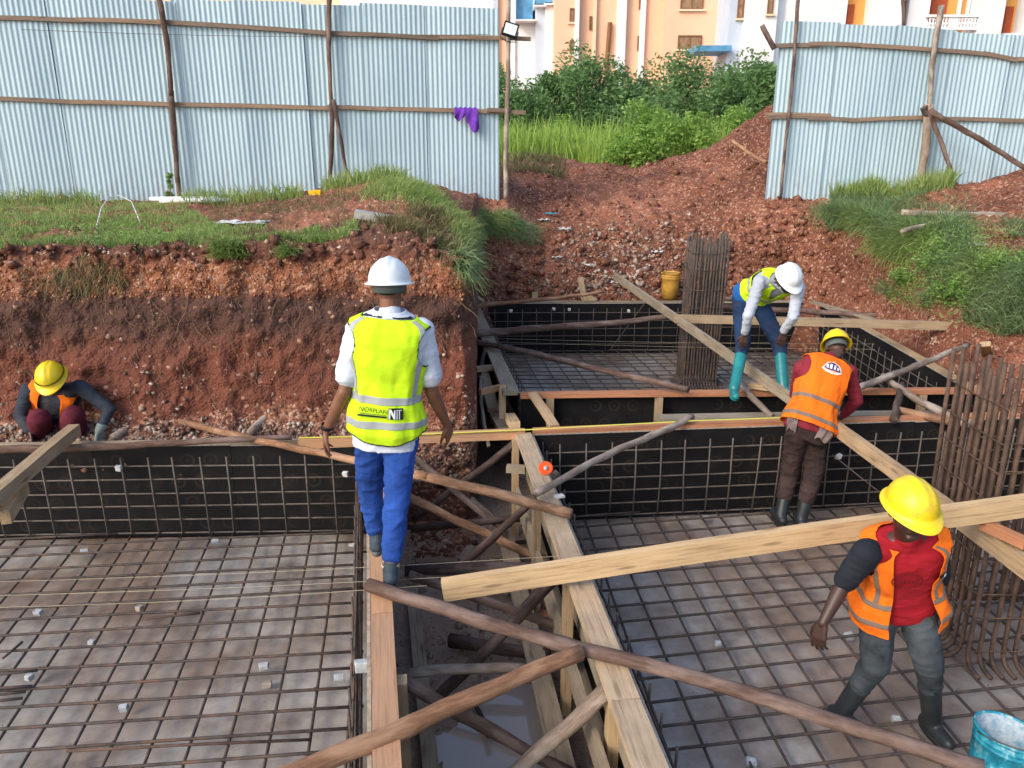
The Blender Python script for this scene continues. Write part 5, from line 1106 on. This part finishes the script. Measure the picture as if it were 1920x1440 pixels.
    rc(bm, T.ctr(.93), T.ctr(.965), .075, .066)
    put('shirt', remesh(bm, .0085, 5, folds(S.get('fold', .007), 8, S['seed'])), S['shirt'], o)
    if S.get('collar'):
        cl = grid_part('collar', T, .945, 1.005, 0, 2*PI, 4, 40, lambda t, a: .014-.10*max(0, t-.985), S['shirt'], o, lambda t, a: abs(a-PI/2) > .35, .004)
    # --- trousers
    bm = bmesh.new(); loft(bm, T.rings(-.16, S.get('waist', .10), .004, 24, 8)); tr = S.get('tr', (.092, .070, .058)); bl = S.get('blouse', 1.0)
    cr = T.ctr(-.05)
    for Lg in S['legs']:
        hp, kn, an = Vector(Lg['hip']), Vector(Lg['kn']), Vector(Lg['an']); rc(bm, cr.lerp(hp, .4), hp, .09, tr[0]); rc(bm, hp, kn, tr[0]+.004, tr[1]); rc(bm, kn, kn.lerp(an, S.get('hem', .96)), tr[1], tr[2])
    ff = folds(S.get('tfold', .007), 8, S['seed']+5, (1.1, .8, 1.7))
    put('trousers', remesh(bm, .0085, 5, ff), S['trousers'], o)
    # --- shoes or boots
    for Lg in S['legs']:
        an = Vector(Lg['an']); td = Vector(Lg['toe']); td = td.normalized(); sole = Lg.get('sole', an.z-.085); up_ = Vector((0, 0, 1)); sd_ = td.cross(up_).normalized(); k = S.get('shoe', 1.0)
        heel = Vector((an.x, an.y, sole+.045))-td*.045; toe = heel+td*.185*k
        bm = bmesh.new(); rc(bm, heel, heel+td*.10, .043, .040); rc(bm, heel+td*.08, toe, .042, .036); rc(bm, heel+td*.02+up_*.01, an+up_*.01, .044, .045); rc(bm, an, heel+td*.11, .042, .034)
        for v in bm.verts:
            if v.co.z < sole+.006: v.co.z = sole+.006
        if S.get('boot'): rc(bm, an, an.lerp(Vector(Lg['kn']), S['boot']), .052, .060)
        sh_ = put('boot' if S.get('boot') else 'shoe', remesh(bm, .0065, 3), S['shoes'], o)
        bm = bmesh.new(); rg = []
        for z, kx in ((sole, 1.0), (sole+.022, 1.04)):
            rg.append([Vector((heel.x, heel.y, z))+td*(.075*k+(.118*k*kx)*math.cos(a))+sd_*(.044*kx+.004*math.cos(a))*math.sin(a) for a in np.linspace(0, 2*PI, 25)[:-1]])
        loft(bm, rg); put('sole', bm2me(bm), S.get('sole_m', pip), sh_, None, True)
        if S.get('lace'):
            for q in (.2, .5): put('trim', curve_me([[an+up_*(.035-.03*q*2)+td*(.045*math.cos(a)+.01+q*.03)+sd_*.047*math.sin(a) for a in np.linspace(0, 2*PI, 20)]], .005, 5), S['lace'], sh_, None, True)
    # --- vest
    Vt = S['vest']; t0 = Vt['t0']; infv = lambda t, a: .018+Vt.get('flare', .012)*max(0, (.35-t))/.35+.004*math.sin(9*a+t*6+S['seed'])*(1-min(1, max(0, t))*.6)+.003*math.sin(23*t+3*a)+.009*noise.noise(Vector((math.cos(a)*2.2, math.sin(a)*2.2+S['seed'], t*4.5)))+.004*noise.noise(Vector((math.cos(a)*6, math.sin(a)*6+S['seed'], t*9)))
    armh = lambda a, t, grow=0: (((t-.735)/(.150+grow))**2+((abs(math.cos(a))-1)/(.30+grow*2))**2) < 1
    def keep(t, a):
        a = a % (2*PI); hemc = Vt.get('curve', 0)*(abs(math.cos(a))**2)
        if t < t0+hemc: return False
        if armh(a, t): return False
        fr_ = abs(a-PI/2)
        if Vt.get('open') is not None:
            lo, hi = Vt['open']
            if lo < a-PI/2 < hi and t < .955: return False
        else:
            if t > .60 and fr_ < (t-.60)*.95: return False
        if t > .955: return False
        return True
    v = grid_part('vest', T, t0, .965, 0, 2*PI, 100, 200, infv, Vt['m'], o, keep, .003)
    rt = Vt['strip']; inf2 = lambda t, a: infv(t, a)+.0045
    for b0, b1 in Vt['bands']:
        grid_part('reflective_strip', T, b0, b1, 0, 2*PI, 8, 200, inf2, rt, v, keep, .002)
    if Vt.get('braces'):
        for ac, w_ in Vt['braces']: grid_part('reflective_strip', T, Vt['bands'][-1][1]-.005, .95, ac-w_, ac+w_, 60, 10, inf2, rt, v, lambda t, a: not armh(a % (2*PI), t) and t < .945, .002)
    if Vt.get('piping'):
        for t_h in (0,): grid_part('hem_piping', T, t0, t0+.5, 0, 2*PI, 100, 200, lambda t, a: infv(t, a)+.004, pip, v, lambda t, a: 0 <= t-(t0+Vt.get('curve', 0)*(abs(math.cos(a))**2)) < .014, .002)
        grid_part('armhole_piping', T, .55, .955, 0, 2*PI, 90, 200, lambda t, a: infv(t, a)+.004, pip, v, lambda t, a: armh(a, t, .014) and not armh(a, t), .002)
        grid_part('neck_piping', T, .93, .972, 0, 2*PI, 8, 120, lambda t, a: infv(t, a)+.004, pip, v, lambda t, a: PI*1.08 < a < PI*1.92 and t > .958, .003)
    return o, T, infv, v
def on_vest(T, infv, a_c, t_c, shapes, mt, par, name, flip=1, lift=.018):
    """flat print wrapped on the cloth: shapes in metres, x to the viewer's right, y up"""
    V_, F_ = [], []; H = (T.n-T.p).length
    for pts, fs in shapes:
        b = len(V_)
        for x, y in pts:
            w = (T.at(t_c, 0, infv(t_c, 0))-T.ctr(t_c)).length; cx = max(-.98, min(.98, flip*x/w)); ac = math.acos(math.copysign(abs(cx)**(1/.82), cx)); a = ac if math.sin(a_c) > 0 else 2*PI-ac; V_.append(T.at(t_c+y/H, a, infv(t_c+y/H, a)+lift))
        F_ += [tuple(b+i for i in f) for f in fs]
    return put(name, mesh(V_, F_), mt, par)
def text_shapes(txt, size, x, y, sx=1.0):
    cu = bpy.data.curves.new('t', 'FONT'); cu.body = txt; cu.size = size; cu.resolution_u = 3; ob = bpy.data.objects.new('t', cu); TMP.collection.objects.link(ob)
    TMP.view_layers[0].update(); dg = TMP.view_layers[0].depsgraph; me = bpy.data.meshes.new_from_object(ob.evaluated_get(dg)); bm = bmesh.new(); bm.from_mesh(me); bmesh.ops.subdivide_edges(bm, edges=[e for e in bm.edges if e.calc_length() > .02], cuts=1); 
    pts = [(v.co.x*sx+x, v.co.y+y) for v in bm.verts]; bm.verts.index_update(); fs = [[v.index for v in f.verts] for f in bm.faces]; bm.free(); TMP.collection.objects.unlink(ob); JUNK.extend((ob, cu)); return (pts, fs)
def rect(x0, y0, x1, y1): return ([(x0, y0), (x1, y0), (x1, y1), (x0, y1)], [(0, 1, 2, 3)])
def poly(*p): return (list(p), [tuple(range(len(p)))])
def ringsh(cx, cy, r0, r1, n=28, a0=0, a1=6.28318):
    pts = []; 
    for i in range(n+1): a = a0+(a1-a0)*i/n; pts += [(cx+r0*math.cos(a), cy+r0*math.sin(a)), (cx+r1*math.cos(a), cy+r1*math.sin(a))]
    return (pts, [(2*i, 2*i+1, 2*i+3, 2*i+2) for i in range(n)])
jeans = cloth_m('blue_jeans', (.022, .075, .33), .25, .8); navy = cloth_m('navy_jeans', (.016, .040, .10), .3, .7); greyj = cloth_m('muddy_jeans', (.050, .062, .072), .45, .7); brownt = cloth_m('muddy_brown_trousers', (.050, .032, .030), .35, .7); maroon = cloth_m('maroon_trousers', (.115, .018, .032), .2, .4)
wshirt = cloth_m('white_polo', (.60, .66, .78), .06, .4); cshirt = cloth_m('pale_check_shirt', (.42, .47, .55), .12, .5); rshirt = cloth_m('dull_red_shirt', (.23, .025, .040), .2, .5); rtee = cloth_m('red_tee', (.34, .012, .022), .15, .5); blackc = cloth_m('black_sleeve', (.018, .022, .032), .2, .4); dgrey = cloth_m('dark_grey_jumper', (.038, .044, .060), .25, .5)
teal = simple('teal_rubber', (.015, .20, .22), .35, .2, 8, .2, spec=.5); blackr = simple('black_rubber', (.022, .028, .032), .45, .3, 8, .3, spec=.4); shoeb = simple('blue_grey_shoe', (.040, .060, .078), .7, .3, 25, .4); cream = simple('shoe_trim', (.50, .42, .30), .7, .1, 10, 0); greyb = simple('grey_headband', (.10, .12, .12), .6, .1, 10, 0); glove = cloth_m('grey_green_glove', (.20, .25, .24), .15, .4)

def hips(pel, right, w=.088, dz=0.0):
    r = Vector(right).normalized(); return Vector(pel)-r*w+Vector((0, 0, dz)), Vector(pel)+r*w+Vector((0, 0, dz))
# 1 walking man seen from behind (right = +X)
pel = J(724, 800, 4.08); hl, hr_ = hips(pel, (1, 0, 0), .085, -.03)
anR = P(727, 1085, .10); anR.y = 3.86; anL = P(703, 1012, .11); anL.y = 4.24
walker = dict(base=P(725, 1090, 0), pel=pel, neck=J(731, 580, 4.06), right=(1, .02, 0), bend=.0, tsc=1.06, skin='brown', head=J(731, 541, 4.10), head_up=(0, .10, 1), face=(.02, 1, -.22), helm=whelm, band=greyb, seed=1, shirt=wshirt, collar=True, shirt_t0=-.16, slr=.070, fold=.006,
    arms=[dict(sh=J(672, 618, 4.08), el=J(646, 735, 4.02), wr=J(612, 806, 4.06), hd=J(606, 860, 4.10)-J(612, 806, 4.06), hn=(.9, .1, 0), ts=1, curl=.42, cuff=.72), dict(sh=J(790, 618, 4.08), el=J(810, 735, 4.12), wr=J(838, 796, 4.22), hd=J(850, 845, 4.30)-J(838, 796, 4.22), hn=(-.8, .4, 0), ts=-1, curl=.40, cuff=.72)],
    legs=[dict(hip=hl, kn=J(694, 912, 4.22), an=anL, toe=(-.10, 1, 0), sole=.015), dict(hip=hr_, kn=J(746, 912, 4.02), an=anR, toe=(-.12, 1, 0), sole=.012)],
    trousers=jeans, tr=(.098, .080, .060), shoes=shoeb, sole_m=greyb, lace=cream, waist=.04, tfold=.010, hem=.82, shoe=1.2,
    vest=dict(t0=-.09, m=lime, strip=refl, bands=[(.06, .125), (.26, .33)], braces=[(PI*1.5-.92, .13), (PI*1.5+.92, .13)], curve=.09, piping=True, flare=.008))
o, T, iv, vst = person('man walking away along the orange plank in a lime vest with printed lettering', walker)
blackp = simple('black_print', (.01, .01, .012), .6, 0, 5, 0)
# back of the vest: viewer's right = +X = angle 0, back = 3pi/2
on_vest(T, iv, PI*1.5, .195, [text_shapes('NORPLAN', .036, -.124, .006, .88), rect(-.122, -.005, .016, -.002), rect(-.122, -.019, .018, -.009)], blackp, vst, 'lettering')
on_vest(T, iv, PI*1.5, .195, [rect(.026, -.026, .100, .038)], blackp, vst, 'emblem')
on_vest(T, iv, PI*1.5, .195, [poly((.028, -.022), (.036, -.022), (.036, .014), (.028, .032)), poly((.036, .014), (.053, -.022), (.058, -.022), (.058, -.006), (.040, .034), (.028, .034)), rect(.053, -.022, .060, .030), rect(.066, -.022, .071, .024), rect(.078, -.022, .083, .028), rect(.064, .026, .092, .030)], whelm, vst, 'emblem_letters', lift=.0200)
tag(put('wrist_watch', lathe([(.030, -.012), (.034, -.010), (.034, .010), (.030, .012)], 20), blackp, o, frame(J(613, 800, 4.06), J(611, 812, 4.07))@Matrix.Rotation(PI/2, 4, 'Y'), True))

# 2 front worker bending to his left, facing the camera (his right = -X)
pel = J(1683, 1128, 3.62); hl, hr_ = hips(pel, (-1, .15, 0), .09, -.02)
fw = dict(base=P(1680, 1350, -.78), pel=pel, neck=J(1703, 1003, 3.40), right=(-1, .05, .12), bend=.05, tsc=1.02, skin='dark', head=J(1706, 958, 3.30), head_up=(.0, -.22, 1), face=(.08, -1, -1.1), helm=yhelm, seed=2, shirt=rtee, shirt_t0=-.10, slr=.052, fold=.004,
    arms=[dict(sh=J(1626, 1036, 3.42), el=J(1583, 1092, 3.50), wr=J(1543, 1168, 3.42), hd=J(1530, 1215, 3.40)-J(1543, 1168, 3.42), hn=(.7, .5, 0), ts=-1, curl=.45, cuff=.40), dict(sh=J(1750, 1022, 3.48), el=J(1760, 1085, 3.66), wr=J(1742, 1140, 3.72), hd=(-.1, .05, -1), hn=(-.8, .3, 0), ts=1, curl=.5, cuff=.40)],
    legs=[dict(hip=hl, kn=J(1740, 1238, 3.50), an=Vector((*P(1748, 1352, -.69).xy, -.69)), toe=(.15, -1, 0), sole=-.765), dict(hip=hr_, kn=J(1640, 1245, 3.55), an=Vector((*P(1578, 1335, -.69).xy, -.69)), toe=(.55, -.85, 0), sole=-.765)],
    trousers=greyj, tr=(.098, .078, .062), shoes=blackr, boot=.62, waist=.04, tfold=.008, hem=.42,
    vest=dict(t0=-.14, m=orange, strip=refl_br, bands=[(-.02, .04), (.20, .26)], braces=[(PI*.5+.80, .07), (PI*.5-.75, .09)], open=(-.28, .62), flare=.05))
o2, T2, iv2, v2 = person('worker in yellow helmet and red tee stooping over the right rebar mat', fw)
for A in fw['arms']:                     # black undersleeves
    bm = bmesh.new(); sh, el = Vector(A['sh']), Vector(A['el']); rc(bm, sh, sh.lerp(el, .92), .073, .060); put('undersleeve', remesh(bm, .008, 4, folds(.004, 9, 7)), blackc, o2)
dk = simple('faded_print', (.12, .006, .012), .9, .1, 10, 0)
on_vest(T2, lambda t, a: .012, PI*.5, .62, [ringsh(-.015, 0, .064, .069), ringsh(-.015, 0, .044, .047)]+[rect(-.045+.017*i, -.012, -.036+.017*i, .012) for i in range(4)]+[ringsh(-.015, 0, .052, .060, 3, q, q+.16) for q in np.arange(.3, 6, .42)], dk, o2, 'shirt_print', flip=-1, lift=.010)
on_vest(T2, lambda t, a: .012, PI*.5, .55, [rect(.112, .045, .142, .075)], blackp, v2, 'badge', flip=-1, lift=.022); on_vest(T2, lambda t, a: .012, PI*.5, .55, [rect(.130, .048, .140, .072)], whelm, v2, 'badge_edge', flip=-1, lift=.024)

# 3 bent man with hands on his knees (faces the camera, turned to his left)
pel = J(1405, 556, 7.86); rt = Vector((-.92, -.30, 0)); hl, hr_ = hips(pel, rt, .088, -.02)
zb = .035
bn = dict(base=P(1420, 738, 0), pel=pel, neck=J(1468, 528, 7.42), right=(-.9, -.15, .12), bend=.05, skin='dark', head=J(1478, 524, 7.28), head_up=(.10, -.62, .72), face=(.30, -1, -1.2), helm=whelm, seed=3, shirt=cshirt, beard=True, shirt_t0=-.05, slr=.060,
    arms=[dict(sh=J(1424, 528, 7.42), el=J(1403, 592, 7.30), wr=J(1396, 626, 7.40), hd=(-.02, .0, -1), hn=(.1, 1, 0), ts=-1, curl=.35, cuff=1.9), dict(sh=J(1497, 540, 7.30), el=J(1487, 595, 7.22), wr=J(1468, 622, 7.36), hd=(-.02, .0, -1), hn=(0, 1, 0), ts=1, curl=.35, cuff=1.9)],
    legs=[dict(hip=hr_, kn=J(1393, 645, 7.58), an=Vector((*P(1377, 728, .12).xy, .12)), toe=(-.15, -1, 0), sole=.035), dict(hip=hl, kn=J(1462, 648, 7.58), an=Vector((*P(1468, 722, .12).xy, .12)), toe=(.12, -1, 0), sole=.035)],
    trousers=navy, tr=(.098, .076, .060), shoes=teal, boot=.88, waist=.12, hem=.25, tfold=.006, sole_m=teal,
    vest=dict(t0=.20, m=lime, strip=refl, bands=[(.42, .50)], braces=[(PI*.5-.78, .10), (PI*.5+.78, .10)], flare=.02))
o3, T3, iv3, v3 = person('man in white helmet bending with hands on knees in teal boots', bn)
bm = bmesh.new(); loft(bm, T3.rings(-.05, .23, .022, 24, 10)); put('jacket_back', remesh(bm, .010, 5, folds(.005, 8, 9)), cloth_m('blue_jacket', (.02, .13, .42), .2, .5), o3)

# 4 worker in orange vest with a back emblem, seen from behind, leaning forward
pel = J(1513, 806, 6.14); rt = Vector((.96, .25, 0)); hl, hr_ = hips(pel, rt, .088, -.02)
bw = dict(base=P(1490, 985, -.78), pel=pel, neck=J(1555, 668, 6.46), right=(.96, -.05, -.16), bend=.02, tsc=1.06, skin='mid', head=J(1568, 652, 6.58), head_up=(.12, .72, .75), face=(.15, .75, -.9), helm=yhelm, band=greyb, seed=4, shirt=rshirt, shirt_t0=-.04, slr=.064,
    arms=[dict(sh=J(1503, 690, 6.44), el=J(1492, 740, 6.66), wr=J(1520, 772, 6.72), hd=(.6, .5, -.4), hn=(.6, -.5, -.3), ts=1, curl=.7, cuff=1.7), dict(sh=J(1592, 698, 6.42), el=J(1606, 752, 6.42), wr=J(1578, 782, 6.58), hd=(-.6, .5, -.4), hn=(-.6, -.5, -.3), ts=-1, curl=.7, cuff=1.8)],
    legs=[dict(hip=hl, kn=J(1480, 888, 6.26), an=Vector((*P(1464, 966, -.69).xy, -.69)), toe=(-.1, 1, 0), sole=-.765), dict(hip=hr_, kn=J(1526, 888, 6.14), an=Vector((*P(1502, 972, -.69).xy, -.69)), toe=(.1, 1, 0), sole=-.765)],
    trousers=brownt, tr=(.098, .082, .070), shoes=blackr, boot=.55, waist=.10, tfold=.008, hem=.55,
    vest=dict(t0=.03, m=orange, strip=refl_br, bands=[(.09, .145), (.34, .395)], flare=.03))
o4, T4, iv4, v4 = person('worker in orange vest with round back emblem leaning over the far shuttering', bw)
embb = simple('emblem_blue', (.03, .055, .20), .7, .1, 10, 0)
house = poly((-.085, -.03), (-.06, .012), (-.045, .035), (0, .055), (.045, .035), (.07, .012), (.085, -.03), (.05, -.05), (0, -.056), (-.05, -.05))
on_vest(T4, iv4, PI*1.5, .78, [house], wht, v4, 'emblem', lift=.007)
on_vest(T4, iv4, PI*1.5, .78, [poly((-.070, -.022), (-.045, .022), (0, .043), (.045, .022), (.070, -.022), (.040, -.026), (-.040, -.026))], embb, v4, 'emblem_field', lift=.009)
on_vest(T4, iv4, PI*1.5, .78, [rect(-.052, -.018, -.034, .012), rect(-.024, -.018, -.006, .022), rect(.008, -.018, .022, .022), rect(.032, -.018, .048, .010)]+[rect(-.06, -.040, .06, -.033)], wht, v4, 'emblem_letters', lift=.011)
chk = cloth_m('checked_cloth', (.26, .20, .19), .5, .6)
for a_, w_ in ((PI*1.5-.95, .36), (PI*1.5+.62, .50)): grid_part('shirt_tail', T4, -.20, .10, a_-w_, a_+w_, 16, 16, lambda t, a: .024+.006*math.sin(14*a)+.004*math.sin(31*a), chk, o4, lambda t, a: t > -.11+.018*math.sin(a*9)+.008*math.sin(a*23), .003)

# 5 squatting worker at the left
pel = J(104, 822, 6.62); hl, hr_ = hips(pel, (-1, 0, 0), .10, .0)
sq = dict(base=P(105, 820, -.12), pel=pel, neck=J(100, 722, 6.40), right=(-1, .03, -.06), bend=.08, skin='dark', head=J(98, 712, 6.26), head_up=(.03, -.52, .85), face=(.25, -.9, -1.1), helm=yhelm, hstrap=True, seed=5, shirt=dgrey, shirt_t0=-.05, slr=.062,
    arms=[dict(sh=J(52, 732, 6.42), el=J(38, 780, 6.34), wr=J(58, 812, 6.22), hd=(.25, -.4, -1), hn=(.6, .3, 0), ts=-1, curl=.6, cuff=1.85), dict(sh=J(150, 725, 6.42), el=J(205, 768, 6.36), wr=J(186, 808, 6.25), hd=(-.1, -.2, -1), hn=(-.6, .3, 0), ts=1, curl=.6, cuff=1.8, glove=True)],
    legs=[dict(hip=hl, kn=J(138, 780, 6.22), an=J(150, 836, 6.42), toe=(.25, -1, 0), sole=J(150, 836, 6.42).z-.09), dict(hip=hr_, kn=J(74, 785, 6.22), an=J(66, 838, 6.42), toe=(-.2, -1, 0), sole=J(66, 838, 6.42).z-.09)],
    trousers=maroon, tr=(.096, .092, .066), shoes=shoeb, lace=cream, waist=.10, hem=.85,
    vest=dict(t0=.16, m=orange, strip=refl_br, bands=[(.22, .27)], open=(-.36, .36), flare=.03))
o5, T5, iv5, v5 = person('squatting worker in yellow helmet and maroon trousers at the bank foot', sq)
bm = bmesh.new()
for c_ in hand_pts(sq['arms'][1]['wr'], (-.05, -.2, -1), (-.6, .3, 0), .5, 1): rc(bm, c_[0], c_[1], c_[2]+.005, c_[3]+.005, n=10)
rc(bm, sq['arms'][1]['wr'].lerp(sq['arms'][1]['el'], .25), sq['arms'][1]['wr'], .044, .036); put('glove', remesh(bm, .006, 3), glove, o5)
for o_ in (o, o2, o3, o4, o5): pass
def chk_len(S, nm):
    for A in S['arms']: print(nm, 'arm', round((Vector(A['sh'])-Vector(A['el'])).length, 2), round((Vector(A['el'])-Vector(A['wr'])).length, 2))
    for L_ in S['legs']: print(nm, 'leg', round((Vector(L_['hip'])-Vector(L_['kn'])).length, 2), round((Vector(L_['kn'])-Vector(L_['an'])).length, 2))
    print(nm, 'torso', round((Vector(S['neck'])-Vector(S['pel'])).length, 2), 'sh', round((Vector(S['arms'][0]['sh'])-Vector(S['arms'][1]['sh'])).length, 2), 'headneck', round((Vector(S['neck'])-Vector(S['head'])).length, 2), 'pel z', round(S['pel'].z, 2))
bpy.data.batch_remove(JUNK); bpy.data.scenes.remove(TMP)
